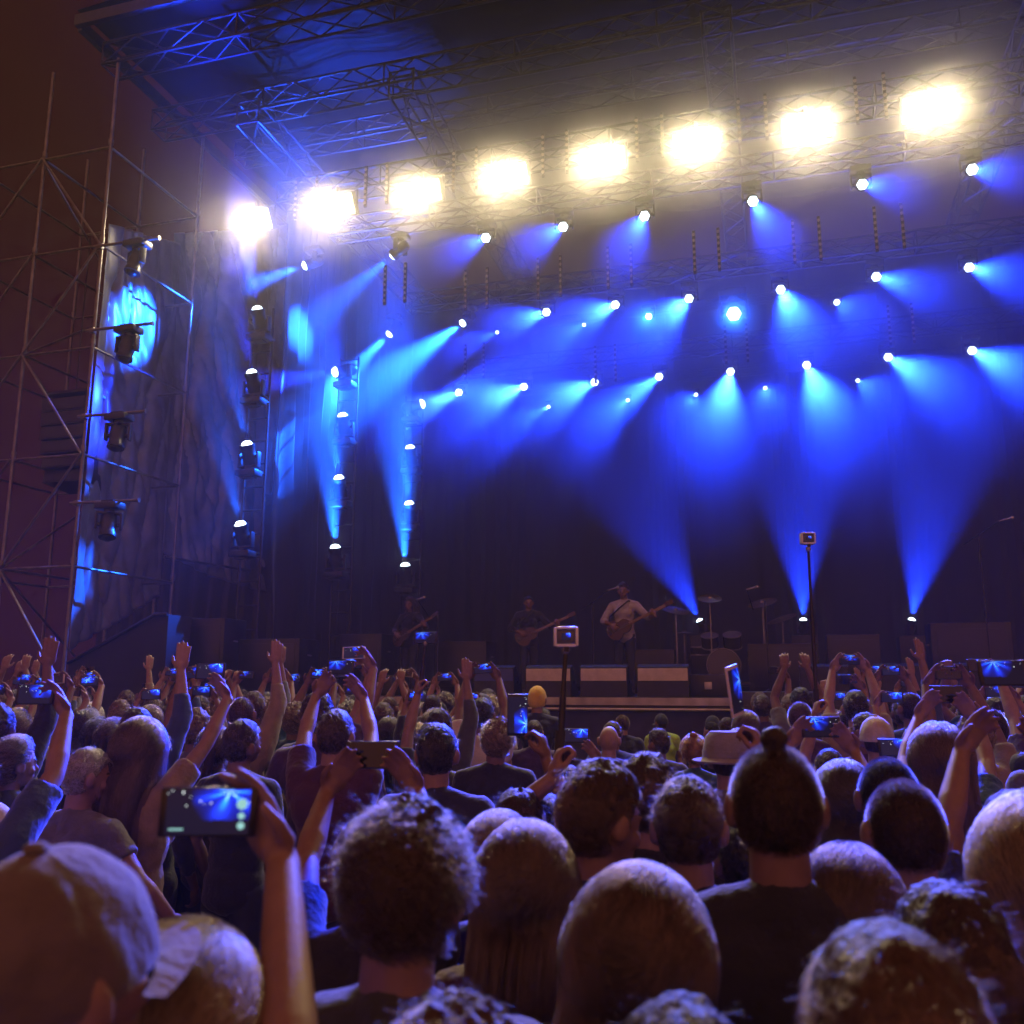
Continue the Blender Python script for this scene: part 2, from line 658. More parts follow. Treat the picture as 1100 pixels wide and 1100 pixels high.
BH, BY, BL, BR_ = blinder_meshes()
BLIND = [(273, 237), (361, 221), (453, 206), (545, 189), (648, 172), (748, 154), (866, 137), (997, 116)]
BLAB = ['leftmost of the eight white blinders, haloed in haze beside the scaffold', 'second white blinder from the left in the row under the roof',
        'third white blinder from the left in the row under the roof', 'fourth white blinder from the left in the row under the roof',
        'fifth white blinder from the left in the row under the roof', 'sixth white blinder from the left, above the star shaped lamp',
        'seventh white blinder from the left in the row under the roof', 'rightmost and largest looking white blinder in the row']
WARM = (1.0, 0.78, 0.44)
for (px, py), lab in zip(BLIND, BLAB):
    a, n_, z = on_n(px, py, ROWS[0][0])
    r = thing('blinder_light', lab, 'blinder', S(a, n_, z), (0, 0, YAW), 'white blinders in the row under the roof')
    hs = link('housing', BH, None, r)
    hs.rotation_euler.x = R(32)      # nods down to the audience
    link('yoke', BY, None, r)
    link('reflector', BR_, None, hs)
    for i in range(4):
        for j in range(2):
            l = link('lamp', BL, None, hs)
            l.location = (-0.285 + 0.19 * i, -0.02, -0.095 + 0.19 * j)
    l = bpy.data.lights.new('blinder_lamp', 'AREA')
    l.shape = 'RECTANGLE'; l.size = 0.74; l.size_y = 0.36; l.spread = R(105)
    l.energy = BLINDER_W; l.color = WARM
    o = bpy.data.objects.new('blinder_lamp', l)
    COL.objects.link(o)
    o.parent = hs; o.location = (0, -0.08, 0); o.rotation_euler = (R(-90), 0, 0)

# ------------------------------------------------------------------ rows of moving heads
# the lamps whose own beam cannot be seen are turned on the tarpaulins in the left wing
AIMS = {(1, 337): (150, 335, 14.0), (1, 430): (240, 415, 16.9), (2, 424): (215, 550, 16.3), (2, 503): (128, 590, 13.2)}


def row(k, pts, vp, power, labs, ang=11, glow=1, kind='lamp', size=1.0):
    for (p, lab) in zip(pts, labs):
        px, py = p[0], p[1]
        pw = power * (p[2] if len(p) > 2 else 1)
        v = p[3] if len(p) > 3 else vp
        a, n_, z = on_n(px, py, ROWS[k][0])
        tgt = AIMS.get((k, px))
        pos = S(a, n_, z + 0.22 * size)
        moving_head(lab, pos, (S(*on_n(*tgt)) - pos) if tgt else vp_dir(*v), pw * (4.5 if tgt else 1), 26 if tgt else ang * random.uniform(.8, 1.25), SKYB if tgt else BLUE, blend=1.0, group='moving heads hung in rows over the stage', size=size)


ORD = ['leftmost', 'second from left', 'third from left', 'fourth from left', 'fifth from left', 'sixth from left', 'seventh from left', 'eighth from left']
def fan(pts, dist):
    """each lamp: pixel, share of power, the way its beam runs in the picture"""
    return [(x, y, pw, (x - dx * dist, y - dy * dist)) for (x, y, pw, dx, dy) in pts]


row(1, fan([(337, 282, .5, -1, 0), (430, 268, .6, -1, 0), (523, 255, 1.1, -.90, .42), (606, 243, 1.5, -.87, .5), (693, 231, 1.7, -.5, .86), (808, 215, 2.4, .55, .83), (925, 198, .9, .98, .12), (1043, 182, .9, .99, .10)], 130), None, HEAD_W * 1.7, ang=9, labs=
    [f'moving head with {t}, {o} in the high row' for o, t in zip(ORD, ['a beam thrown onto the tarpaulin', 'a beam slanting down left', 'a short beam left', 'a beam streaming left', 'a short cyan beam', 'a fat cyan beam', 'a beam streaming right', 'a beam streaming right'])])
row(2, fan([(424, 353, .5, -1, 0), (503, 343, .5, -1, 0), (588, 335, 1.3, -.95, .3), (662, 327, 1.5, -.92, .4), (741, 320, 2.0, -.75, .66), (838, 310, 2.0, .45, .9), (940, 297, 1, .97, .25), (1040, 287, .9, .97, .22)], 130), None, HEAD_W * 2.4, ang=9.5, labs=
    [f'blue moving head, {o} in the middle row over the stage' for o in ORD])
row(3, fan([(494, 421, 1.1, -.9, .4), (564, 415, 1.2, -.93, .37), (640, 410, 1.2, -.9, .42), (709, 404, 1.3, -.82, .57), (785, 398, 1.6, -.22, .97), (866, 391, 1.6, .42, .9), (953, 383, 1.1, .87, .5), (1043, 376, 1, .9, .43)], 150), None, HEAD_W * 3.4, ang=9, labs=
    [f'blue moving head, {o} in the lowest hanging row' for o in ORD])
# two lamps that look straight out at the crowd
a, n_, z = on_n(788, 332, 20.0)
moving_head('star shaped lamp pointing straight at the camera, centre of the fan of beams', S(a, n_, z + 0.26), vp_dir(788, 332), HEAD_W * 1.8, 6, SKYB, size=1.7, group='moving heads hung in rows over the stage')
a, n_, z = on_n(697, 341, 19.5)
moving_head('small cyan haloed lamp left of the star shaped lamp', S(a, n_, z + 0.2), vp_dir(715, 330), HEAD_W * .35, 9, SKYB, size=0.8, group='moving heads hung in rows over the stage')
# small lamps further upstage
SML = [(535, 357), (628, 349), (898, 322), (590, 437), (675, 430), (748, 424), (822, 417), (921, 409), (447, 409)]
for i, (px, py) in enumerate(SML[:8]):
    a, n_, z = on_n(px, py, 21.9)
    where = ['below the third lamp of the middle row', 'below the fourth lamp of the middle row', 'below the seventh lamp of the middle row', 'below the second lamp of the lowest row', 'below the third lamp of the lowest row', 'left of the fifth lowest row lamp', 'right of the fifth lowest row lamp', 'below the seventh lamp of the lowest row'][i]
    moving_head('tiny blue spot lamp near the back drape, ' + where, S(a, n_, z + 0.12), vp_dir(806, 330) if py > 400 else vp_dir(790, 262), HEAD_W * (.35 if py > 400 else .25), 14, size=0.5 if i != 2 else 0.8, group='small lamps near the back drape')
TZ = 0
for k, zz in ((0, 349), (1, 424)):
    a, n_, z = on_n(748, zz - 8, 21.9)
    truss(['thin pipe truss for the small lamps behind the middle row', 'thin pipe truss for the small lamps behind the lowest row'][k], S(-6.5, 21.95, z + 0.33), S(12, 21.95, z + 0.33), 0.2, 0.5, 0.016, 'trusses that carry the lamps', M_BLACK)

# ------------------------------------------------------------------ columns of upward lamps left of the stage
UP = -ray(390, -2600).normalized()
COLS = [
    (14.6, [(279, 347), (273, 415), (268, 492), (261, 578)], 'first column beside the tarpaulin', [.8, .7, .8, .6], (-.02, .10)),
    (16.6, [(371, 399), (370, 460), (366, 527), (361, 602)], 'second column', [.9, .9, .9, 1.7], (.02, .10)),
    (18.8, [(443, 438), (442, 493), (441, 553), (436, 620)], 'third column', [.9, .9, .8, 1.6], (.03, .12)),
]
# some of them are turned on the tarpaulins
TURNED = {(371, 399): (132, 450, 13.3)}
ACROSS = {(443, 438): .22}        # and some wash across the stage
HO = ['top', 'second', 'third', 'bottom']
for n_, pts, where, pw, (sx, back) in COLS:
    lo = on_n(*pts[3], n_); hi = on_n(*pts[0], n_)
    tw = thing('lamp_ladder', 'black pipe ladder carrying the four lamps of the ' + where, 'lighting stand', S(lo[0], n_ + 0.28, 0), (0, 0, YAW), 'pipe ladders of upward lamps')
    c = MB()
    for s in (-1, 1):
        c.tube((s * 0.22, 0, DECK), (s * 0.22, 0, hi[2] + 0.4), 0.024)
    k = DECK + 0.25
    while k < hi[2] + 0.4:
        c.tube((-0.22, 0, k), (0.22, 0, k), 0.016)
        k += 0.45
    c.build('ladder_frame', M_BLACK, tw)
    c = MB()
    for i, (px, py) in enumerate(pts):
        a, _, z = on_n(px, py, n_)
        c.box((a - lo[0], -0.14, z - 0.25), (0.34, 0.34, 0.03))
        tg = TURNED.get((px, py))
        pos = S(a, n_, z - 0.24)
        moving_head(f'blue lamp on a pipe ladder, {HO[i]} of the {where}', pos, (S(*on_n(*tg)) - pos) if tg else (A_ + Vector((0, 0, ACROSS[(px, py)])) + N_ * .02) if (px, py) in ACROSS else (UP * 0 + A_ * sx + Vector((0, 0, 1)) - N_ * (.50 if pw[i] < 1 else .28)), HEAD_W * (3.0 if (px, py) in ACROSS else pw[i] * (2.5 if not tg else 1.6)), 48 if (px, py) in ACROSS else 26 if tg else (28, 26, 24, 28)[i], SKYB if i > 1 else BLUE, up=True, size=1.2, blend=1.0, group='lamps in columns left of the stage')
    c.build('bracket', M_BLACK, tw)

# floor lamps
for px, py, lab, pw, tilt in ((755, 672, 'small blue floor lamp glowing behind the drum kit', .8, -.45), (863, 672, 'blue floor lamp throwing a V shaped beam up beside the selfie pole', 1.3, .02), (978, 672, 'rightmost blue floor lamp with a beam up to the right', 1.3, .2)):
    a, n_, z = on_n(px, py, 19.0)
    moving_head(lab, S(a, n_, DECK + 0.003 if False else z - 0.2), A_ * tilt + Vector((0, 0, 1)) - N_ * .25, HEAD_W * pw * .6, 46, BLUE, up=True, size=0.75, group='floor lamps at the back of the stage')
    f = MB(); f.box((0, 0, (z - 0.2 - DECK) / 2 + DECK), (0.5, 0.5, z - 0.2 - DECK - 0.004), bev=0.02)
    o = f.build('flight_case', M_BLACK); o.location = S(a, n_, 0); o.rotation_euler.z = YAW
    tag(o, 'black flight case under the floor lamp ' + {755: 'behind the drum kit', 863: 'beside the tall camera pole', 978: 'furthest to the right'}[px], 'flight case')
# ------------------------------------------------------------------ scaffold tower at the left of the stage
pa = on_n(70, 700, 12.3)[0]
sc = thing('scaffold_tower', 'tall steel tube scaffold tower with outrigger pipes left of the stage', 'scaffold', S(pa, 12.3, 0), (0, 0, YAW))
TOP = 13.2
SX, SY = -1.45, 2.6
b = MB()
sts = [(0, 0), (SX, 0), (0, SY), (SX, SY), (2 * SX, 0), (2 * SX, SY)]
M_POLE = mat('worn_scaffold_tube', (0.17, 0.16, 0.145), 0.38, metal=0.55, var=0.3, scale=5)
for i, (x, y) in enumerate(sts):
    c = MB()
    c.tube((x, y, 0), (x, y, TOP if i != 4 else 10), 0.030, seg=10)
    z = 2.0
    while z < TOP - 0.5:
        c.tube((x, y, z - .05), (x, y, z + .05), 0.043, seg=10)
        z += 1.9
    c.box((x, y, 0.006), (0.15, 0.15, 0.012))
    c.build('standard', M_POLE, sc)
led = MB(); br = MB()
k = 0
z = 1.9
while z < TOP:
    for (p, q) in ((0, 1), (2, 3), (0, 2), (1, 3), (1, 4), (3, 5), (4, 5)):
        c = MB()
        x0, y0 = sts[p]; x1, y1 = sts[q]
        c.tube((x0, y0, z), (x1, y1, z), 0.024, seg=8)
        c.build('ledger', M_POLE, sc)
    if z + 1.9 < TOP:
        f = k % 2
        c = MB(); c.tube((sts[f][0], sts[f][1] - 0.05, z), (sts[1 - f][0], sts[1 - f][1] - 0.05, z + 1.9), 0.022, seg=8); c.build('brace', M_POLE, sc)
        c = MB(); c.tube((sts[1][0], -0.055, z + 1.9), (sts[4][0], -0.055, z), 0.022, seg=8); c.build('brace', M_POLE, sc)
        c = MB(); c.tube((SX - .05, 0 if f else SY, z), (SX - .05, SY if f else 0, z + 1.9), 0.022, seg=8); c.build('brace', M_POLE, sc)
    z += 1.9
    k += 1
for i, (px, py, qx, qy) in enumerate(((109, 266, 178, 270), (100, 356, 168, 362), (92, 448, 160, 454), (84, 541, 153, 547))):
    za = on_n(px, py, 12.3)[2]
    L = 1.22
    c = MB()
    c.tube((-0.12, -0.06, za), (L, -0.06, za - 0.02), 0.026, seg=10)
    c.tube((L, -0.06, za - 0.02), (L + 0.02, -0.06, za - 0.02), 0.04, seg=10)
    c.box((0, -0.03, za), (0.09, 0.09, 0.09), bev=0.01)
    c.build('outrigger', M_POLE, sc)
    r = moving_head(['dark unlit moving head hanging under the top outrigger pipe of the scaffold', 'dark unlit moving head hanging in front of the bright blue patch of tarpaulin',
                     'dark unlit moving head under the third outrigger pipe, a blue glint on its side', 'dark unlit moving head under the lowest outrigger pipe of the scaffold'][i],
                    S(pa + 0.80 - 0.04 * i, 12.24, za - 0.15), -N_ * 0.25 + Vector((0, 0, -1)) + A_ * 0.1 * (i - 1), 0, group='unlit moving heads on the scaffold outriggers', size=1.15)
    for ch in r.children_recursive:
        if ch.name.startswith('lens'):
            ch.data = ch.data.copy(); ch.data.materials[0] = M_PLASTIC

# ------------------------------------------------------------------ tarpaulins
def tarp(name, label, corners, n0, n1, m, seed, sag=0.25, nx=80, nz=120, amp=0.12):
    """corners: pixels-derived stage points TL, TR, BR, BL as (a, n, z)"""
    TL, TR, BR, BL = [Vector(c) for c in corners]
    e = (TR - TL); nrm = Vector((-e.y, e.x, 0)).normalized()
    vs, fs = [], []
    for j in range(nz + 1):
        t = j / nz
        for i in range(nx + 1):
            s = i / nx
            p = (TL * (1 - s) + TR * s) * (1 - t) + (BL * (1 - s) + BR * s) * t
            W_, H_ = e.length * .55, (TL - BL).length * .55
            s_0, t_0 = s, t
            s, t = s * W_, t * H_
            q = Vector((s * 1.2, t * .5, seed))
            w = mnoise.noise(q * 0.6) * 0.5
            ridge = 1 - abs(mnoise.noise(Vector((s * 2.6 + t * .55, t * .45 - s * .6, seed + 3))) * 2)
            ridge2 = 1 - abs(mnoise.noise(Vector((s * 4.2 - t * 1.6, t * .9 + s, seed + 7))) * 2)
            o = amp * (w + 0.8 * max(0, ridge) ** 3 + 0.55 * max(0, ridge2) ** 3 + .16 * mnoise.noise(Vector((s * 6, t * 4.5 + s * 2, seed))))
            s, t = s_0, t_0
            o *= min(1, 6 * s + .15) * min(1, 6 * (1 - s) + .15)
            p = p + nrm * o
            p.z -= sag * math.sin(math.pi * s) * t
            vs.append(tuple(p))
    for j in range(nz):
        for i in range(nx):
            k = j * (nx + 1) + i
            fs.append((k, k + 1, k + nx + 2, k + nx + 1))
    mb = MB(); mb._add(vs, fs)
    o = mb.build(name, m)
    sm = o.modifiers.new('t', 'SOLIDIFY'); sm.thickness = 0.006
    o.rotation_euler.z = YAW
    return tag(o, label, 'tarpaulin')


tarp('tarpaulin', 'wrinkled blue lit tarpaulin hanging behind the scaffold outriggers', [on_n(118, 240, 12.8), on_n(194, 262, 15.4), on_n(172, 640, 15.4), on_n(74, 700, 12.8)], 0, 0, M_TARP, 1, 0.05)
tarp('tarpaulin', 'crumpled tarpaulin sheet with deep folds between the scaffold and the second column of lamps', [on_n(188, 250, 15.6), on_n(318, 240, 19.0), on_n(318, 640, 19.0), on_n(176, 594, 15.6)], 0, 0, M_TARP, 5, 0.15, amp=0.18)
p3 = on_n(186, 400, 15.5)
r = thing('scaffold_pole', 'single scaffold pole standing at the seam between the two tarpaulins', 'scaffold pole', S(p3[0] - 0.02, 15.45, 0), (0, 0, YAW))
c = MB(); c.tube((0, 0, 0), (0, 0, 10.5), 0.028, seg=10); c.build('tube', M_POLE, r)
c = MB()
for z in (2.5, 4.4, 6.3, 8.2):
    c.box((0, -0.01, z), (0.09, 0.09, 0.07), bev=0.01)
c.build('coupler', M_POLE, r)
lo, hi = on_n(176, 598, 15.5), on_n(268, 613, 17.6)
r = thing('scaffold_pipe', 'level scaffold pipe along the bottom hem of the crumpled tarpaulin', 'scaffold pipe', S(*lo))
c = MB(); d_ = S(*hi) - S(*lo); c.tube((0, 0, 0), d_, 0.028, seg=10); c.build('tube', M_POLE, r)
c = MB(); c.tube(d_ * .02, d_ * .05, .042, seg=10); c.tube(d_ * .93, d_ * .97, .042, seg=10); c.build('coupler', M_POLE, r)

# ------------------------------------------------------------------ line array
a, n_, z = on_n(88, 430, 13.0)
r = thing('line_array', 'curved black line array loudspeaker hanging inside the scaffold, edges glinting blue', 'loudspeaker', S(a - 0.15, 13.0, z), (0, 0, YAW))
c = MB(); c.box((0, 0, 0.10), (0.9, 0.5, 0.05)); c.tube((0, 0, 0.1), (0, 0, 3.2), 0.012); c.build('fly_bar', M_BLACK, r)
zz, ang = 0.0, 0.0
for i in range(6):
    c = MB()
    c.prism([(-0.48, -0.26), (0.48, -0.26), (0.36, 0.30), (-0.36, 0.30)], 0.24, Matrix.Translation((0, 0, -0.25)))
    o = c.build('cabinet', M_BLACK, r, False)
    o.location = (0, 0.03 * i * i * .3, zz)
    o.rotation_euler.x = -ang
    gq = MB(); gq.box((0, -0.268, -0.13), (0.9, 0.012, 0.20), bev=0.004)
    gq.build('grille', M_PLASTIC, o, False)
    zz -= 0.262
    ang += R(2.2)

# ------------------------------------------------------------------ black boxes and ramp in the left wing
def amp_stack(label, a, n, w, d, h, z0=DECK, grp=None, rot=0):
    r = thing('speaker_cabinet', label, 'speaker cabinet', S(a, n, z0 + 0.003), (0, 0, YAW + rot), grp)
    c = MB(); c.box((0, 0, h / 2), (w, d, h), bev=0.02); c.build('cabinet', M_BLACK, r)
    c = MB(); c.box((0, -d / 2 - 0.004, h / 2), (w * .86, 0.014, h * .82), bev=0.004); c.build('grille', M_PLASTIC, r)
    c = MB()
    for sx in (-1, 1):
        c.tube((sx * (w / 2 + .012), -0.06, h * .7), (sx * (w / 2 + .012), 0.06, h * .7), 0.014)
    c.build('handle', M_STEEL, r)
    return r


for px, py, nn, w, h, lab in ((226, 690, 14.2, 1.0, 1.3, 'black speaker cabinet in the left wing below the crumpled tarpaulin'),
                              (300, 690, 14.6, 1.2, 0.95, 'low black speaker cabinet right of the left wing stack'),
                              (395, 700, 17.0, 0.9, 1.15, 'black speaker cabinet below the column of brightest upward lamps'),
                              (500, 710, 17.5, 1.1, 1.0, 'black amplifier cabinet behind the blue floor wedge')):
    a, _, z = on_n(px, py, nn)
    amp_stack(lab, a, nn, w, 0.7, h)
a, _, z = on_n(120, 700, 13.1)
r = thing('loading_ramp', 'black sloping cover over the loading ramp at the foot of the scaffold', 'ramp', S(a, 13.2, 0), (0, 0, YAW))
c = MB()
c.prism([(-0.95, 0), (1.0, 0), (1.0, 3.05), (0.75, 3.05), (-0.95, 2.25)], 1.4, Matrix.Rotation(R(90), 4, 'X') @ Matrix.Translation((0, 0, -1.4)))
c.build('cover', M_DRAPE, r)
c = MB(); c.tube((-0.95, -0.03, 2.25), (0.75, -0.03, 3.05), 0.03); c.tube((0.75, -0.03, 3.05), (1.0, -0.03, 3.05), 0.03); c.build('rail', M_BLACK, r)

# ------------------------------------------------------------------ vertical strips of small lamps hanging in pairs from the trusses
M_STRIP = mat('strip_cell', (0.30, 0.25, 0.20), 0.3)
def strip_mesh(n=7, pitch=0.115):
    c = MB(); c.box((0, 0, -n * pitch / 2), (0.05, 0.04, n * pitch + 0.05)); body = c.mesh('strip')
    c = MB(); c.lathe([(0.022, 0), (0.03, 0.02), (0.027, 0.024)], 10, Matrix.Rotation(R(90), 4, 'X')); cell = c.mesh('cell')
    body.materials.append(M_BLACK); cell.materials.append(M_STRIP)
    return body, cell
SB, SCL = strip_mesh()
PAIRS = {0: [(330, 192), (405, 178), (500, 161), (596, 143), (697, 125), (807, 105), (933, 82)], 1: [(425, 285), (512, 290), (590, 277), (665, 265), (758, 248), (865, 236), (953, 222)],
         2: [(510, 370), (650, 372), (790, 350), (966, 328)]}
for k, lst in PAIRS.items():
    nn = ROWS[k][0] + 0.05
    for qi, (px, py) in enumerate(lst):
        a, _, z = on_n(px, py, nn)
        for s in (-1, 1):
            r = thing('lamp_strip', f'dim {"left" if s < 0 else "right"} strip of small lamps, {["first", "second", "third", "fourth", "fifth", "sixth", "seventh"][qi]} pair from left in the {["blinder row", "high row", "middle row"][k]}', 'lamp strip', S(a + s * 0.22, nn, z), (0, 0, YAW), 'paired strips of small lamps, ' + ['blinder row', 'high row', 'middle row'][k])
            link('strip', SB, None, r)
            for i in range(7):
                o = link('cell', SCL, None, r); o.location = (0, -0.02, -0.06 - 0.115 * i)
# ------------------------------------------------------------------ people
def voxel(mb, size, smooth=3, name='mesh'):
    """union of overlapping closed shapes as one continuous surface"""
    me = mb.mesh(name, False)
    o = bpy.data.objects.new('tmp', me)
    COL.objects.link(o)
    m = o.modifiers.new('r', 'REMESH'); m.mode = 'VOXEL'; m.voxel_size = size; m.adaptivity = 0
    if smooth:
        s = o.modifiers.new('s', 'SMOOTH'); s.iterations = smooth; s.factor = 0.5
    dg = bpy.context.evaluated_depsgraph_get()
    out = bpy.data.meshes.new_from_object(o.evaluated_get(dg))
    out.name = name
    bpy.data.objects.remove(o)
    bpy.data.meshes.remove(me)
    if len(out.polygons):
        out.polygons.foreach_set('use_smooth', [True] * len(out.polygons))
    return out


def coords(me):
    a = np.empty(len(me.vertices) * 3, np.float32)
    me.vertices.foreach_get('co', a)
    return a.reshape(-1, 3)


def set_coords(me, a):
    me.vertices.foreach_set('co', a.astype(np.float32).ravel())
    me.update()


def ripple(me, amp, sc, seed, stretch=(1, 1, 1)):
    """cloth creases or hair grooves: push the surface along its normals"""
    a = coords(me)
    nn = np.empty(len(me.vertices) * 3, np.float32)
    me.vertices.foreach_get('normal', nn)
    nn = nn.reshape(-1, 3)
    d = np.empty(len(a))
    for i, p in enumerate(a):
        q = Vector((p[0] * sc * stretch[0], p[1] * sc * stretch[1], p[2] * sc * stretch[2] + seed * 7.3))
        d[i] = mnoise.noise(q) + 0.5 * (1 - 2 * abs(mnoise.noise(q * 1.9)))
    set_coords(me, a + nn * (d * amp)[:, None])
    return me


HEADC = Vector((0, 0.0, 1.638))
HEADR = Vector((0.076, 0.097, 0.106))
PIV = Vector((0, -0.015, 1.54))


def flow(me, M, amp, sc, seed):
    """grooves of parted hair: across the parting on top, down the sides and the back"""
    a = coords(me)
    Mi = np.array(M.inverted())
    L = a @ Mi[:3, :3].T + Mi[:3, 3]
    nn = np.empty(len(a) * 3, np.float32); me.vertices.foreach_get('normal', nn); nn = nn.reshape(-1, 3)
    bk = np.clip((-L[:, 1] - .03) / .05, 0, 1)
    d = np.empty(len(a))
    for i in range(len(a)):
        y, x, z = L[i, 1], L[i, 0], L[i, 2]
        w = y * (1 - bk[i]) + x * bk[i]
        q = Vector((w * sc, seed * 3.1 + bk[i], z * sc * .07))
        d[i] = mnoise.noise(q) + .6 * (1 - 2 * abs(mnoise.noise(q * 2.1)))
    set_coords(me, a + nn * (d * amp)[:, None])
    return me


def head_mat(rot):
    yaw, tilt, roll = rot
    return Matrix.Translation(PIV) @ Euler((R(tilt), R(roll), R(yaw)), 'XYZ').to_matrix().to_4x4() @ Matrix.Translation(-PIV)


def ik(s, w, l1, l2, pole):
    d = w - s
    L = d.length
    if L > (l1 + l2) * 0.995:
        w = s + d * ((l1 + l2) * 0.995 / L)
        d = w - s
        L = d.length
    x = (l1 * l1 - l2 * l2 + L * L) / (2 * L)
    h = math.sqrt(max(0, l1 * l1 - x * x))
    u = d.normalized()
    pl = (pole - u * pole.dot(u))
    pl = pl.normalized() if pl.length > 1e-4 else Vector((0, -1, 0))
    return s + u * x + pl * h, w


def hand(mb, w, d, n, side, curl=0.35, spread=0.05, thumb=0.5, k=1.0):
    d = d.normalized()
    n = (n - d * n.dot(d)).normalized()
    t = (d.cross(n) if side > 0 else n.cross(d)).normalized()     # the thumb's side
    rot = Matrix((t, d, n)).transposed()
    mb.ell(w + d * .048 * k, (.041 * k, .052 * k, .0165 * k), rot, 12, 8)
    mb.caps(w - d * .01, w + d * .03 * k, .024 * k, .026 * k, 10)
    for i, (o, ln) in enumerate(((.031, .073), (.0105, .081), (-.0105, .075), (-.030, .059))):
        kn = w + d * (.090 - .004 * abs(i - 1.2)) * k + t * o * k
        mb.caps(w + d * .03 * k + t * o * .7 * k, kn, .012 * k, .0108 * k, 8)
        p = kn
        a = 0.0
        cl = curl * (1 + .12 * (i - 1.5))
        for sgl, bend, r0, r1 in ((.46, R(68), .0102, .0094), (.30, R(80), .0094, .0086), (.24, R(48), .0086, .0074)):
            a += bend * cl
            dd = d * math.cos(a) + n * math.sin(a) + t * (spread * (1.5 - i))
            q = p + dd.normalized() * (ln * sgl * k)
            mb.caps(p, q, r0 * k, r1 * k, 8)
            p = q
    b = w + d * .022 * k + t * .026 * k
    d1 = (d * .62 + t * (.75 - .35 * thumb) + n * (.15 + .55 * thumb)).normalized()
    p1 = b + d1 * .042 * k
    mb.caps(b, p1, .0145 * k, .0118 * k, 8)
    d2 = (d * .85 + t * (.45 - .5 * thumb) + n * (.10 + .35 * thumb)).normalized()
    mb.caps(p1, p1 + d2 * .034 * k, .0115 * k, .0088 * k, 8)


REST = {s: dict(elbow=Vector((s * .245, -.03, 1.15)), wrist=Vector((s * .235, .10, .93)), d=Vector((-.1 * s, .35, -1)), n=Vector((-s, .1, 0)), curl=.45) for s in (-1, 1)}


def arm_up(side, wrist, d, n, curl=.4, pole=None, thumb=.5):
    return dict(wrist=Vector(wrist), d=Vector(d), n=Vector(n), curl=curl, up=True, pole=Vector(pole) if pole else Vector((side * .6, .55, -.5)), thumb=thumb)


def solve_arms(arms, sh, girth):
    out = {}
    for s in (-1, 1):
        a = dict(arms.get(s) or REST[s])
        up = a.get('up')
        S0 = Vector((s * (sh - (.015 if up else 0)), -.012 + (.02 if up else 0), 1.40 + (.045 if up else 0)))
        if 'elbow' not in a:
            a['elbow'], a['wrist'] = ik(S0, a['wrist'], .29, .262, a['pole'])
        a['S'] = S0
        out[s] = a
    return out


def torso(mb, sh, g, fem, inf=0.0):
    i = inf
    mb.ell((0, -.012, 1.27), (.160 * g + i, .108 * g + i, .19 + i), None, 20, 14)
    mb.ell((0, .002, 1.08), ((.135 if fem else .148) * g + i, .102 * g + i, .17 + i), None, 20, 14)
    mb.ell((0, -.004, .95), ((.172 if fem else .160) * g + i, .118 * g + i, .13 + i), None, 20, 14)
    for s in (-1, 1):
        mb.caps((s * .035, -.022, 1.45), (s * (sh - .02), -.014, 1.405), .050 + i * .7, .054 + i, 12)
        mb.ell((s * .075, .065 * g, 1.275), (.075, .045 + (.022 if fem else 0) + i, .07), None, 12, 8)
        mb.ell((s * .085 * g, -.065 * g, 1.32), (.085 + i, .055 + i, .12), None, 12, 8)


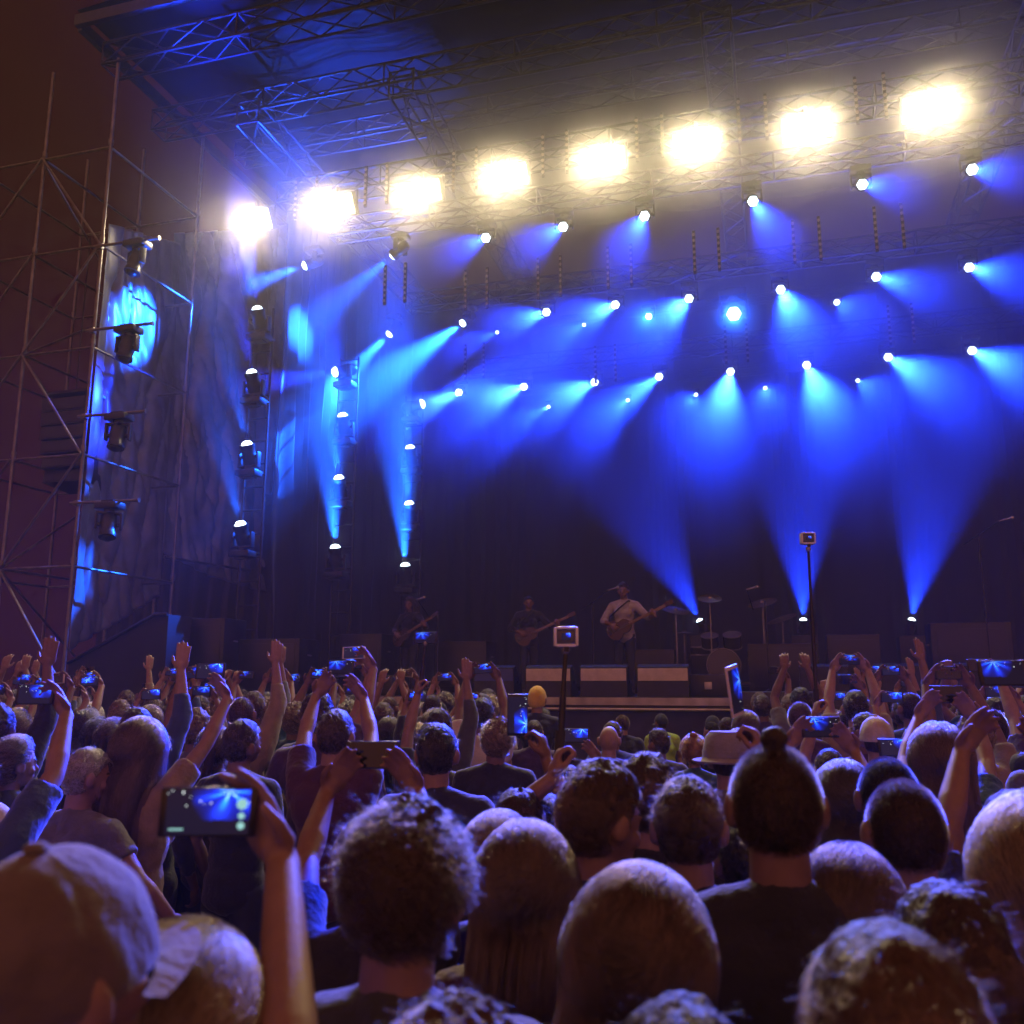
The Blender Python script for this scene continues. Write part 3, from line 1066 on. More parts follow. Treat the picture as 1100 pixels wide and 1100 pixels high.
def make_body(arms, sh, g, fem, rot, vox, face=True):
    mb = MB()
    torso(mb, sh, g, fem)
    M = head_mat(rot)
    hr = M.to_3x3()
    mb.caps((0, -.022, 1.42), M @ Vector((0, -.012, 1.58)), .058 * (.9 if fem else 1.04), .054 * (.86 if fem else 1.02), 14)
    mb.ell(M @ HEADC, HEADR, hr, 24, 16)
    mb.ell(M @ Vector((0, .038, 1.578)), (.054, .058, .052), hr, 18, 12)
    mb.ell(M @ Vector((0, .066, 1.548)), (.028, .026, .020), hr, 12, 8)
    for s in (-1, 1):
        e = Matrix.Rotation(R(-18 * s), 3, 'Z')
        mb.ell(M @ Vector((s * .086, -.006, 1.628)), (.012, .022, .034), hr @ e, 12, 10)
        mb.ell(M @ Vector((s * .078, .006, 1.606)), (.008, .012, .016), hr, 10, 8)
        mb.ell(M @ Vector((s * .031, .083, 1.652)), (.020, .012, .008), hr, 10, 6)
        mb.ell(M @ Vector((s * .031, .078, 1.634)), (.0145, .0125, .0105), hr, 10, 8)
        mb.ell(M @ Vector((s * .043, .060, 1.602)), (.026, .024, .024), hr, 10, 8)
    mb.caps(M @ Vector((0, .090, 1.640)), M @ Vector((0, .112, 1.606)), .0085, .0125, 10)
    mb.ell(M @ Vector((0, .100, 1.601)), (.017, .012, .009), hr, 10, 8)
    mb.ell(M @ Vector((0, .091, 1.580)), (.024, .011, .0055), hr, 10, 6)
    mb.ell(M @ Vector((0, .089, 1.570)), (.021, .011, .0065), hr, 10, 6)
    for s in (-1, 1):
        a = arms[s]
        k = (.88 if fem else 1.0) * (g * .5 + .5)
        mb.ell(a['S'], (.058 * k, .058 * k, .056 * k), None, 14, 10)
        mb.caps((s * sh * .75, -.015, 1.375), a['S'], .07 * k, .055 * k, 12)
        m_ = a['S'].lerp(a['elbow'], .45)
        mb.caps(a['S'], m_, .052 * k, .048 * k, 12)
        mb.caps(m_, a['elbow'], .048 * k, .037 * k, 12)
        f_ = a['elbow'].lerp(a['wrist'], .3)
        mb.caps(a['elbow'], f_, .037 * k, .041 * k, 12)
        mb.caps(f_, a['wrist'], .041 * k, .0255 * k, 12)
        hand(mb, a['wrist'], a['d'], a['n'], s, a.get('curl', .4), a.get('spread', .05), a.get('thumb', .5), .92 if fem else 1.0)
    me = voxel(mb, vox, 3, 'person')
    # eyes and lips are coloured skin areas of the same mesh
    Mi = M.inverted()
    a = coords(me)
    npoly = len(me.polygons)
    cen = np.empty(npoly * 3, np.float32); me.polygons.foreach_get('center', cen)
    cen = cen.reshape(-1, 3)
    L = np.array(Mi.to_3x3()) @ cen.T + np.array(Mi.translation)[:, None]
    idx = np.zeros(npoly, np.int32)
    for s in (-1, 1):
        e = ((L[0] - s * .031) / .011) ** 2 + ((L[2] - 1.634) / .006) ** 2
        idx[(e < 1) & (L[1] > .06)] = 1
        e = ((L[0] - s * .031) / .021) ** 2 + ((L[2] - 1.6565) / .0048) ** 2
        idx[(e < 1) & (L[1] > .05)] = 1
    e = (L[0] / .023) ** 2 + ((L[2] - 1.575) / .0085) ** 2
    idx[(e < 1) & (L[1] > .06)] = 2
    for m_ in (M_SKIN, M_EYE, M_LIP):
        me.materials.append(m_)
    me.polygons.foreach_set('material_index', idx)
    return me


def make_shirt(arms, sh, g, fem, sleeve, vox, seed, loose=.012):
    mb = MB()
    torso(mb, sh, g, fem, loose)
    mb.ell((0, -.004, .90), (.168 * g + loose, .122 * g + loose, .10), None, 20, 10)
    mb.caps((0, -.024, 1.42), (0, -.020, 1.475), .071, .063, 14)
    for s in (-1, 1):
        a = arms[s]
        k = (.9 if fem else 1.0) * (g * .5 + .5)
        r0 = .058 * k + loose
        mb.caps((s * sh * .75, -.015, 1.36), a['S'], .075 * k + loose * .8, r0, 12)
        if sleeve > 0:
            t = min(1, sleeve)
            e = a['S'].lerp(a['elbow'], t)
            mb.tube(a['S'], e, r0, (.053 if sleeve <= 1 else .045) * k + loose * (1.3 if sleeve <= 1 else 1), 14)
            mb.ell(a['S'], (r0, r0, r0), None, 14, 10)
            if sleeve > 1:
                mb.ell(e, (.045 * k + loose,) * 3, None, 12, 8)
                mb.tube(e, a['elbow'].lerp(a['wrist'], sleeve - 1), .045 * k + loose, .034 * k + loose * .7, 14)
    me = voxel(mb, vox, 2, 'shirt')
    ripple(me, .0055, 13, seed, (1, 1, .8))
    return me


def make_trousers():
    mb = MB()
    mb.ell((0, -.004, .91), (.158, .112, .11), None, 20, 12)
    for s in (-1, 1):
        mb.caps((s * .088, 0, .90), (s * .092, .01, .50), .092, .066, 14)
        mb.caps((s * .092, .01, .50), (s * .096, -.015, .09), .064, .050, 14)
    me = voxel(mb, .014, 3, 'trousers')
    return ripple(me, .006, 11, 3)


def make_shoes():
    out = []
    for s in (-1, 1):
        mb = MB()
        mb.ell((s * .097, .05, .035), (.046, .14, .040), None, 14, 8)
        mb.ell((s * .096, -.02, .06), (.046, .06, .055), None, 14, 8)
        mb.box((s * .097, .045, .014), (.086, .26, .028), bev=.012)
        me = voxel(mb, .010, 2, 'shoe')
        a = coords(me); a[:, 2] = np.maximum(a[:, 2], 0.0); set_coords(me, a)
        out.append(me)
    return out


M_SKIN = mat('skin', (0.42, 0.25, 0.18), 0.55, var=0.12, scale=25, obcol=True, bump=0.05, bscale=200)
M_EYE = mat('eye', (0.03, 0.022, 0.018), 0.2)
M_LIP = mat('lip', (0.30, 0.12, 0.10), 0.45)
M_CLOTH = mat('garment', (0.1, 0.1, 0.1), 0.85, var=0.18, scale=14, obcol=True, sheen=0.25, bump=0.25, bscale=60)
M_JEANS = mat('trouser_cloth', (0.03, 0.035, 0.055), 0.85, var=0.25, scale=10, bump=0.2, bscale=90)
M_SHOE = mat('shoe_leather', (0.05, 0.05, 0.05), 0.6, var=0.2)
M_HAIRBASE = mat('hair_mass', (0.04, 0.03, 0.02), 0.55, var=0.35, scale=60, obcol=True, bump=0.7, bscale=110, stretch=(1, 1, .22), spec=0.35)
hmx = bpy.data.materials.new('hair_strand')
hmx.use_nodes = True
ht = hmx.node_tree
ht.nodes.remove(ht.nodes['Principled BSDF'])
hb = ht.nodes.new('ShaderNodeBsdfHairPrincipled')
hb.parametrization = 'COLOR'
hb.inputs['Roughness'].default_value = 0.32
hb.inputs['Radial Roughness'].default_value = 0.5
oi = ht.nodes.new('ShaderNodeObjectInfo')
hi_ = ht.nodes.new('ShaderNodeAttribute'); hi_.attribute_name = 'tone'
hr_ = ht.nodes.new('ShaderNodeMapRange'); hr_.inputs['To Min'].default_value = .22; hr_.inputs['To Max'].default_value = 1.9
hx_ = ht.nodes.new('ShaderNodeMix'); hx_.data_type = 'RGBA'; hx_.blend_type = 'MULTIPLY'; hx_.inputs['Factor'].default_value = 1
ht.links.new(hi_.outputs['Fac'], hr_.inputs['Value'])
ht.links.new(oi.outputs['Color'], hx_.inputs['A']); ht.links.new(hr_.outputs[0], hx_.inputs['B'])
ht.links.new(hx_.outputs['Result'], hb.inputs['Color'])
ht.links.new(hb.outputs[0], ht.nodes['Material Output'].inputs['Surface'])


def sstep(a, b, x):
    t = np.clip((x - a) / (b - a), 0, 1)
    return t * t * (3 - 2 * t)


def hair_zmin(y, fringe=.60):
    return -0.78 + (fringe + 0.78) * sstep(-0.30, 0.72, y)


def scalp_dirs(n, r, fringe=.60):
    d = r.normal(size=(n * 3, 3))
    d /= np.linalg.norm(d, axis=1)[:, None]
    ok = d[:, 2] > hair_zmin(d[:, 1], fringe) + .02
    # keep the ears clear
    ear = (np.abs(d[:, 0]) > .80) & (d[:, 1] > -.30) & (d[:, 2] < 0.10)
    d = d[ok & ~ear]
    return d[:n]


def hair_shell(t, M, seed=0, fringe=.60, lump=.3, res=(44, 30), lumpf=5.0, top=0.0, side=1.0, wide=0.0):
    """close cap of hair over the skull, t thick; top adds height on the crown"""
    u, v = res
    mb = MB()
    vs = []
    for i in range(v + 1):
        th = math.pi * i / v
        for j in range(u):
            ph = 2 * math.pi * j / u
            d = Vector((math.sin(th) * math.cos(ph), math.sin(th) * math.sin(ph), math.cos(th)))
            zm = float(hair_zmin(np.array(d.y), fringe))
            m = float(sstep(zm - .10, zm + .16, np.array(d.z)))
            if abs(d.x) > .80 and d.y > -.30 and d.z < .10:
                m *= .1
            tt = t * (1 + lump * mnoise.noise(d * lumpf + Vector((seed, 0, 0))) + lump * .6 * mnoise.noise(d * lumpf * 2.3 + Vector((seed, 5, 0))))
            tt *= side + (1 - side) * float(sstep(-.30, .50, np.array(d.z)))
            tt *= 1 + wide * d.x * d.x
            tt += top * max(0, d.z) ** 2
            rr = 1 / math.sqrt((d.x / HEADR.x) ** 2 + (d.y / HEADR.y) ** 2 + (d.z / HEADR.z) ** 2)
            vs.append(M @ (HEADC + d * (rr + tt * m - .010 * (1 - m))))
    fs = []
    for i in range(v):
        for j in range(u):
            a, b = i * u + j, i * u + (j + 1) % u
            fs.append((a, a + u, b + u, b))
    mb._add(vs, fs)
    bmesh.ops.remove_doubles(mb.bm, verts=mb.bm.verts[:], dist=1e-5)
    return mb


def strands(n, length, M, seed, stiff=.5, grav=.5, curl=0.0, base=.0, k=7, fringe=.60, rad=.0011, var=.35, back=.25, clump=.5, follow=0.0, t=.0, top=.0, part=0.0, side=1.0, lie=0.0, cf=9.0):
    """hair strands grown from the scalp: out along the normal, bent by gravity and combing, kept off the skull"""
    r = np.random.default_rng(seed)
    d = scalp_dirs(n, r, fringe)
    n = len(d)
    Rr = np.array(HEADR)
    C = np.array(HEADC)
    rr = 1 / np.sqrt(((d / Rr) ** 2).sum(1))
    sd = side + (1 - side) * sstep(-.30, .50, d[:, 2])
    lock = np.array([mnoise.noise(Vector(x * (11 if follow else 17) + 5 + seed)) + .5 * mnoise.noise(Vector(x * 26 + seed)) for x in d])
    if follow:
        az = np.arctan2(d[:, 0], -(d[:, 1] + .25))
        lock = np.array([1.1 * mnoise.noise(Vector((a_ * 7, seed * 1.3, 0))) + .9 * mnoise.noise(Vector((a_ * 19, seed * 2.7, 4))) for a_ in az]) + .25 * lock
    base = base * sd * (1 + (.45 if follow else 0) * d[:, 0] ** 2)
    p = C + d * (rr + base + (.0055 if follow else .0035) * lock * sd)[:, None]
    nrm = d / Rr
    nrm /= np.linalg.norm(nrm, axis=1)[:, None]
    cl = np.array([[mnoise.noise(Vector(x * cf + seed)), mnoise.noise(Vector(x * cf + 31 + seed)), mnoise.noise(Vector(x * cf + 77 + seed))] for x in d])
    L = length * (1 + var * (r.random(n) - .5) + .5 * clump * cl[:, 0])
    L = L * (1 + top * np.clip(d[:, 2], 0, 1)) * sd
    comb = np.tile(np.array([0, -back, 0.0]), (n, 1)) + cl * clump + r.normal(size=(n, 3)) * .10
    if part:
        comb[:, 0] += np.clip((d[:, 0] + (.25 if seed % 2 else -.25)) * 4, -1, 1) * part
    comb -= nrm * (comb * nrm).sum(1)[:, None] * .92
    fly = r.random(n) < (.05 if follow else .012)
    st_ = np.where(fly, stiff + .15, stiff)[:, None]
    vdir = nrm * st_ + comb * .5
    side = np.sign(d[:, 0])[:, None] * np.array([1.0, 0, 0])
    pts = [p.copy()]
    step = (L / (k - 1))[:, None]
    ph = r.random(n) * 6.28
    lw = (np.stack([lock, lock * .4, lock * 0], 1) * .004) if follow else 0
    fr = 5 + 3 * r.random(n)
    for i in range(1, k):
        tang = vdir / np.linalg.norm(vdir, axis=1)[:, None]
        q = p + tang * step
        if follow:
            q = q + r.normal(size=(n, 3)) * .0016 + lw * math.sin(i * .9) * .5
        if curl > 0:
            ax = np.cross(tang, np.array([0.3, .5, .8]))
            ax /= np.linalg.norm(ax, axis=1)[:, None] + 1e-6
            bx = np.cross(tang, ax)
            an = ph + fr * i * .55
            q = q + (ax * np.cos(an)[:, None] + bx * np.sin(an)[:, None]) * curl
        # keep outside the skull
        rel = q - C
        s = np.sqrt(((rel / (Rr + base[:, None] + .002)) ** 2).sum(1))
        inside = s < 1
        q[inside] = C + rel[inside] / s[inside][:, None]
        if follow:
            # long hair lies close: pull back towards the surface while it is above the chin
            far = (s > 1.16) & (q[:, 2] > C[2] - .06)
            q[far] = C + rel[far] / s[far][:, None] * 1.16
            low = q[:, 2] < 1.50
            neck = q[:, 2] < 1.61
            wid = .102 + .10 * np.clip(1.56 - q[:, 2], 0, .12) + .012 * cl[:, 1]
            q[neck, 0] = np.clip(q[neck, 0], -wid[neck], wid[neck])
            bk = low & (d[:, 1] < .45)
            lim = -.075 - .055 * sstep(1.50, 1.36, q[:, 2])
            q[bk, 1] = np.minimum(q[bk, 1], lim[bk] + .02 * r.random(n)[bk])
        if follow:
            dq = q - p
            dq[q[:, 2] < 1.60, 0] *= .25
            q = p + dq
        vdir = (q - p) / np.linalg.norm(q - p, axis=1)[:, None]
        if lie:
            nl = (q - C) / Rr
            nl /= np.linalg.norm(nl, axis=1)[:, None]
            vdir -= nl * ((vdir * nl).sum(1) * np.where(fly, 0, lie))[:, None]
        vdir = vdir + np.array([0, 0, -1.0]) * grav
        pts.append(q.copy())
        p = q
    P = np.stack(pts, 1)
    Mn = np.array(M)
    P = P @ Mn[:3, :3].T + Mn[:3, 3]
    hc = bpy.data.hair_curves.new('hair_strands')
    hc.add_curves([k] * n)
    hc.attributes['position'].data.foreach_set('vector', P.astype(np.float32).ravel())
    ra = hc.attributes.get('radius') or hc.attributes.new('radius', 'FLOAT', 'POINT')
    prof = rad * np.linspace(1, .35, k)
    ra.data.foreach_set('value', (np.where(fly, .35, 1.0)[:, None] * prof[None, :]).ravel().astype(np.float32))
    tn = hc.attributes.new('tone', 'FLOAT', 'CURVE')
    tn.data.foreach_set('value', (np.clip(.5 + 1.1 * lock + .3 * (r.random(n) - .5), 0, 1)).astype(np.float32))
    hc.materials.append(hmx)
    return hc


def hair_set(kind, M, seed, q=1.0):
    """(shell mesh, strands) for a hair kind; q scales the number of strands"""
    N = lambda x: max(200, int(x * q * (1.4 if q >= 1 else 1)))
    rad = .00050 if q >= 1 else .0007 / math.sqrt(max(.12, q))
    if kind == 'buzz':
        mb = hair_shell(.003, M, seed, lump=.1)
        return mb.mesh('hair'), strands(N(7000), .010, M, seed, .9, .05, rad=rad, k=3, clump=.2)
    if kind == 'topknot':
        mb = hair_shell(.004, M, seed, lump=.1)
        mb.ell(M @ Vector((0, -.030, 1.764)), (.025, .027, .022), M.to_3x3(), 16, 12)
        mb.ell(M @ Vector((0, -.030, 1.745)), (.020, .020, .02), M.to_3x3(), 14, 8)
        me = voxel(mb, .005, 1, 'hair'); ripple(me, .003, 80, seed, (1, 1, .5))
        sh_ = strands(N(7000), .012, M, seed, .8, .05, rad=rad, k=3, clump=.2)
        return me, sh_
    if kind == 'short':
        mb = hair_shell(.011, M, seed, lump=.5, top=.010, side=.30)
        return mb.mesh('hair'), strands(N(11000), .028, M, seed, .05, .10, base=.008, rad=rad, k=6, back=.30, clump=.36, top=.4, side=.35, lie=.75, cf=3.5, part=-.12 if seed % 2 else .2)
    if kind == 'messy':
        mb = hair_shell(.015, M, seed, lump=.7, top=.016, side=.45)
        return mb.mesh('hair'), strands(N(11000), .040, M, seed, .035, .12, base=.013, rad=rad, k=9, back=.40, clump=.40, top=.4, curl=.0010, side=.45, lie=.72, cf=4)
    if kind == 'curly':
        mb = hair_shell(.015, M, seed, lump=.8, lumpf=8, side=.4, top=.016, res=(70, 50))
        return mb.mesh('hair'), strands(N(12000), .036, M, seed, .04, .05, base=.014, rad=rad * 1.1, k=12, back=.1, clump=1.4, curl=.0036, top=.4, side=.4, lie=.45, cf=8)
    if kind in ('long', 'bob', 'ponytail', 'bun'):
        mb = hair_shell(.016, M, seed, fringe=.66, lump=.15, wide=.4)
        if kind == 'bob':
            for s in (-1, 1):
                mb.ell(M @ Vector((s * .062, -.02, 1.575)), (.030, .060, .075), M.to_3x3(), 14, 10)
            mb.ell(M @ Vector((0, -.065, 1.565)), (.072, .042, .085), M.to_3x3(), 16, 10)
            me = voxel(mb, .006, 1, 'hair'); flow(me, M, .0045, 70, seed)
            return me, strands(N(9000), .25, M, seed, .10, .55, base=.021, rad=rad, k=14, back=.45, clump=.30, follow=1, fringe=.66, var=.2, part=.22)
        if kind == 'long':
            mb.ell(M @ Vector((0, -.050, 1.57)), (.088, .060, .12), M.to_3x3(), 16, 10)
            for s in (-1, 1):
                mb.ell(M @ Vector((s * .066, -.01, 1.56)), (.026, .055, .09), M.to_3x3(), 14, 10)
            mb.ell((0, -.098, 1.44), (.104, .045, .12), None, 18, 12)
            mb.ell((0, -.122, 1.30), (.098, .034, .14), None, 18, 12)
            me = voxel(mb, .006, 1, 'hair'); flow(me, M, .0045, 70, seed)
            return me, strands(N(11000), .52, M, seed, .10, .55, base=.021, rad=rad, k=18, back=.45, clump=.30, follow=1, fringe=.66, var=.35, part=.22)
        # tied back
        sh_ = strands(N(7000), .075, M, seed, .02, .03, base=.020, rad=rad, k=8, back=1.4, clump=.12, follow=1, fringe=.66)
        if kind == 'bun':
            mb.ell(M @ Vector((0, -.050, 1.765)), (.034, .034, .030), None, 16, 12)
            mb.ell(M @ Vector((0, -.045, 1.742)), (.024, .024, .02), None, 14, 8)
        else:
            mb.ell(M @ Vector((0, -.115, 1.66)), (.024, .026, .026), M.to_3x3(), 12, 8)
            mb.caps(M @ Vector((0, -.130, 1.65)), (0, -.150, 1.50), .024, .030, 12)
            mb.caps((0, -.150, 1.50), (.01, -.140, 1.34), .030, .012, 12)
        me = voxel(mb, .007, 2, 'hair'); ripple(me, .003, 60, seed, (1, .3, 1))
        return me, sh_
    return None, None


def cap_mesh(kind, M, seed=0, rot=0):
    """list of (part name, mesh) for headgear"""
    mb = MB()
    H = M @ Matrix.Translation(HEADC) @ Matrix.Rotation(R(rot), 4, 'Z')
    if kind == 'cap':
        prof = []
        vs = []
        u, v = 96, 20
        for i in range(v + 1):
            th = R(100) * i / v
            for j in range(u):
                ph = 2 * math.pi * j / u
                seam = 1 - .030 * (abs(math.cos(ph * 3)) ** 60) + .012 * math.cos(ph * 6) * math.sin(th)
                w = .004 * mnoise.noise(Vector((math.cos(ph) * 3, math.sin(ph) * 3, th * 3 + seed)))
                rx, ry, rz_ = .093, .114, .122
                zz = math.cos(th) * rz_ if th < R(90) else math.cos(th) * .10
                vs.append(H @ Vector(((math.sin(th) * rx * seam + w) * math.cos(ph), (math.sin(th) * ry * seam + w) * math.sin(ph), zz + .006)))
        fs = [(i * u + j, (i + 1) * u + j, (i + 1) * u + (j + 1) % u, i * u + (j + 1) % u) for i in range(v) for j in range(u)]
        mb._add(vs, fs)
        bmesh.ops.remove_doubles(mb.bm, verts=mb.bm.verts[:], dist=1e-5)
        crown = mb.mesh('crown')
        b = MB()
        vs, fs = [], []
        for k in range(25):
            a = R(-62 + 124 * k / 24)
            for rr in (0, .022, .044, .062):
                f = math.cos(a * .9)
                vs.append(H @ Vector((math.sin(a) * (.090 + rr * .5 * f), math.cos(a) * (.108 + rr * f), -.012 - .020 * math.sin(a) ** 2 - rr * .10)))
        for k in range(24):
            for q_ in range(3):
                a = k * 4 + q_
                fs.append((a, a + 4, a + 5, a + 1))
        b._add(vs, fs)
        peak = b.mesh('peak')
        c = MB(); c.ell(H @ Vector((0, 0, .130)), (.013, .013, .008), None, 12, 6)
        return [('crown', crown), ('peak', peak), ('button', c.mesh('button'))]
    if kind == 'beanie':
        mb = hair_shell(.020, M, seed, fringe=.35, lump=.12, top=.012)
        me = mb.mesh('beanie'); ripple(me, .002, 70, seed, (1, 1, .1))
        return [('beanie', me)]
    # brimmed hat
    mb.lathe([(.165, -.012), (.167, -.004), (.135, .002), (.116, .010), (.113, .05), (.102, .10), (.080, .126), (.02, .122), (.001, .120)], 36, H)
    crown = mb.mesh('hat')
    c = MB(); c.lathe([(.1185, .012), (.1185, .040), (.1150, .040)], 36, H)
    return [('hat', crown), ('hat_band', c.mesh('hat_band'))]


TROUSERS = make_trousers(); TROUSERS.materials.append(M_JEANS)
SHOES = make_shoes()
for s_ in SHOES:
    s_.materials.append(M_SHOE)


def make_person(arms=None, sh=.185, g=1.0, fem=False, rot=(0, 0, 0), hair='short', sleeve=.55, vox=.0065, seed=1, q=1.0, gear=None, gear_rot=0):
    """one person as meshes; returns a dict shared by the copies"""
    if fem:
        sh -= .02
    am = solve_arms(arms or {}, sh, g)
    T = dict(arms=am)
    T['body'] = make_body(am, sh, g, fem, rot, vox)
    T['shirt'] = make_shirt(am, sh, g, fem, sleeve, .012, seed)
    T['shirt'].materials.append(M_CLOTH)
    M = head_mat(rot)
    T['gear'] = []
    hk = hair
    if gear in ('cap', 'hat', 'beanie'):
        T['gear'] = cap_mesh(gear, M, seed, gear_rot)
        for _, me in T['gear']:
            me.materials.append(M_CLOTH)
    T['hair'], T['strands'] = hair_set(hk, M, seed, q) if hk else (None, None)
    if gear and T['strands'] is not None and hk not in ('long', 'bob', 'ponytail'):
        T['strands'] = None
    if T['hair'] is not None:
        T['hair'].materials.append(M_HAIRBASE)
    return T


def place_person(T, label, pos, h, yaw, skin, hairc, topc, group=None, gearc=(.1, .1, .1), cat='person'):
    o = link('person', T['body'])
    k = h / 1.745
    o.location = pos
    o.rotation_euler.z = yaw
    o.scale = (k, k, k)
    o.color = (*skin, 1)
    tag(o, label, cat, group)
    c = link('shirt', T['shirt'], None, o); c.color = (*topc, 1)
    link('trousers', TROUSERS, None, o)
    for s in SHOES:
        link('shoe', s, None, o)
    if T['hair'] is not None:
        c = link('hair', T['hair'], None, o); c.color = (*[x * .7 for x in hairc], 1)
        if T['strands'] is not None:
            d = link('hair_strands', T['strands'], None, c); d.color = (*hairc, 1)
    first = None
    for i, (nm, me) in enumerate(T['gear']):
        c = link(nm, me, None, first or o); c.color = (*gearc, 1)
        if first is None:
            first = c
    return o


# ------------------------------------------------------------------ phones
def screen_mat(name, seed, strength=2.2, plain=False):
    m = bpy.data.materials.new(name)
    m.use_nodes = True
    t = m.node_tree
    p = t.nodes['Principled BSDF']
    p.inputs['Base Color'].default_value = (.01, .01, .012, 1)
    p.inputs['Roughness'].default_value = .15
    p.inputs['Specular IOR Level'].default_value = .1
    co = t.nodes.new('ShaderNodeTexCoord')
    sp = t.nodes.new('ShaderNodeSeparateXYZ')
    t.links.new(co.outputs['Generated'], sp.inputs[0])
    def M1(op, a, b=None, c=None):
        n_ = t.nodes.new('ShaderNodeMath'); n_.operation = op
        for k_, v_ in enumerate((a, b, c)):
            if v_ is None:
                continue
            if isinstance(v_, (int, float)):
                n_.inputs[k_].default_value = v_
            else:
                t.links.new(v_, n_.inputs[k_])
        return n_.outputs[0]
    r_ = random.Random(seed)
    x, z = sp.outputs['X'], sp.outputs['Z']
    dx = M1('SUBTRACT', x, r_.uniform(.2, .85)); dz = M1('SUBTRACT', z, r_.uniform(.62, 1.05))
    ang = M1('ARCTAN2', dz, dx)
    rays = M1('MULTIPLY_ADD', M1('SINE', M1('MULTIPLY_ADD', ang, r_.uniform(4, 11), r_.uniform(0, 6))), .5, .5)
    dist = M1('SQRT', M1('ADD', M1('MULTIPLY', M1('MULTIPLY', dx, dx), 3.2), M1('MULTIPLY', dz, dz)))
    lit = M1('MULTIPLY', M1('MULTIPLY_ADD', M1('POWER', rays, 1.6), .75, .25), M1('MAXIMUM', M1('SUBTRACT', 1.0, M1('MULTIPLY', dist, r_.uniform(1.0, 1.35))), 0.0))
    nz = t.nodes.new('ShaderNodeTexNoise'); nz.inputs['Scale'].default_value = 14
    t.links.new(co.outputs['Generated'], nz.inputs['Vector'])
    hor = r_.uniform(.26, .42)
    up_ = M1('GREATER_THAN', M1('MULTIPLY_ADD', nz.outputs['Fac'], -.16, z), hor - .08)
    lit = M1('MULTIPLY', lit, up_)
    rp = t.nodes.new('ShaderNodeValToRGB')
    e = rp.color_ramp.elements
    e[0].position, e[0].color = .0, (.006, .004, .012, 1)
    e[1].position, e[1].color = .95, (.45, .85, 1, 1)
    for pos, c in ((.12, (.006, .01, .22, 1)), (.42, (.012, .04, .9, 1)), (.70, (.02, .25, 1.0, 1))):
        n_ = e.new(pos); n_.color = c
    t.links.new(lit, rp.inputs[0])
    vo = t.nodes.new('ShaderNodeTexVoronoi'); vo.inputs['Scale'].default_value = 11
    mp = t.nodes.new('ShaderNodeMapping'); mp.inputs['Scale'].default_value = (1.6, .01, .8); mp.inputs['Location'].default_value = (seed * .37, 0, seed * .21)
    t.links.new(co.outputs['Generated'], mp.inputs[0]); t.links.new(mp.outputs[0], vo.inputs['Vector'])
    dots = M1('MULTIPLY', M1('LESS_THAN', vo.outputs['Distance'], .13), M1('GREATER_THAN', z, .62))
    mx_ = t.nodes.new('ShaderNodeMix'); mx_.data_type = 'RGBA'
    mx_.inputs['B'].default_value = (.9, 1, 1, 1)
    t.links.new(dots, mx_.inputs['Factor']); t.links.new(rp.outputs[0], mx_.inputs['A'])
    t.links.new(mx_.outputs['Result'], p.inputs['Emission Color'])
    p.inputs['Emission Strength'].default_value = strength
    m.cycles.emission_sampling = 'NONE'
    return m


M_SCREENS = [screen_mat('phone_screen_picture', i, (2.2, 1.4, 2.8, 1.8, 2.4, 1.2, 2.0)[i]) for i in range(7)]
M_SCR_OFF = mat('dark_screen', (.012, .012, .014), .12)
M_GLASSW = mat('white_phone', (.62, .60, .60), .3)


def phone_meshes():
    b = MB(); b.box((0, 0, 0), (.150, .0085, .076), bev=.0035); body = b.mesh('phone'); body.materials.append(M_PLASTIC)
    b = MB(); b.box((0, 0, 0), (.150, .0085, .076), bev=.0035); bw = b.mesh('phone'); bw.materials.append(M_GLASSW)
    s = MB(); s.box((0, -.0044, 0), (.128, .0012, .068)); scr = s.mesh('screen', False)
    c = MB(); c.tube((.058, .0040, .024), (.058, .0062, .024), .007, seg=12); lens = c.mesh('camera_lens'); lens.materials.append(M_PLASTIC)
    scrs = []
    for m_ in M_SCREENS + [M_SCR_OFF]:
        k = scr.copy(); k.materials.append(m_); scrs.append(k)
    return body, bw, scrs, lens


PH_BODY, PH_WHITE, PH_SCR, PH_LENS = phone_meshes()


def phone(label, M, scr=0, white=False, group='phones held up by the crowd'):
    o = link('phone', PH_WHITE if white else PH_BODY)
    o.matrix_world = M
    tag(o, label, 'phone', group)
    link('screen', PH_SCR[scr], None, o)
    link('camera_lens', PH_LENS, None, o)
    return o


def person_matrix(pos, h, yaw):
    k = h / 1.745
    return Matrix.Translation(pos) @ Matrix.Rotation(yaw, 4, 'Z') @ Matrix.Scale(k, 4)


def hold_two(c, w=.075):
    """both hands on the short ends of a phone centred at c (person's own frame)"""
    c = Vector(c)
    return {s: arm_up(s, c + Vector((s * (w + .048), .024, -.072)), (-s * .55, .0, .8), (-s * .3, -.9, -.2), curl=.28, pole=(s * .9, .2, -.6), thumb=.75) for s in (-1, 1)}


def hold_one(side, c, w=.075):
    c = Vector(c)
    return {side: arm_up(side, c + Vector((side * (w + .048), .024, -.072)), (-side * .55, .0, .8), (-side * .3, -.9, -.2), curl=.28, pole=(side * .9, .2, -.4), thumb=.75)}
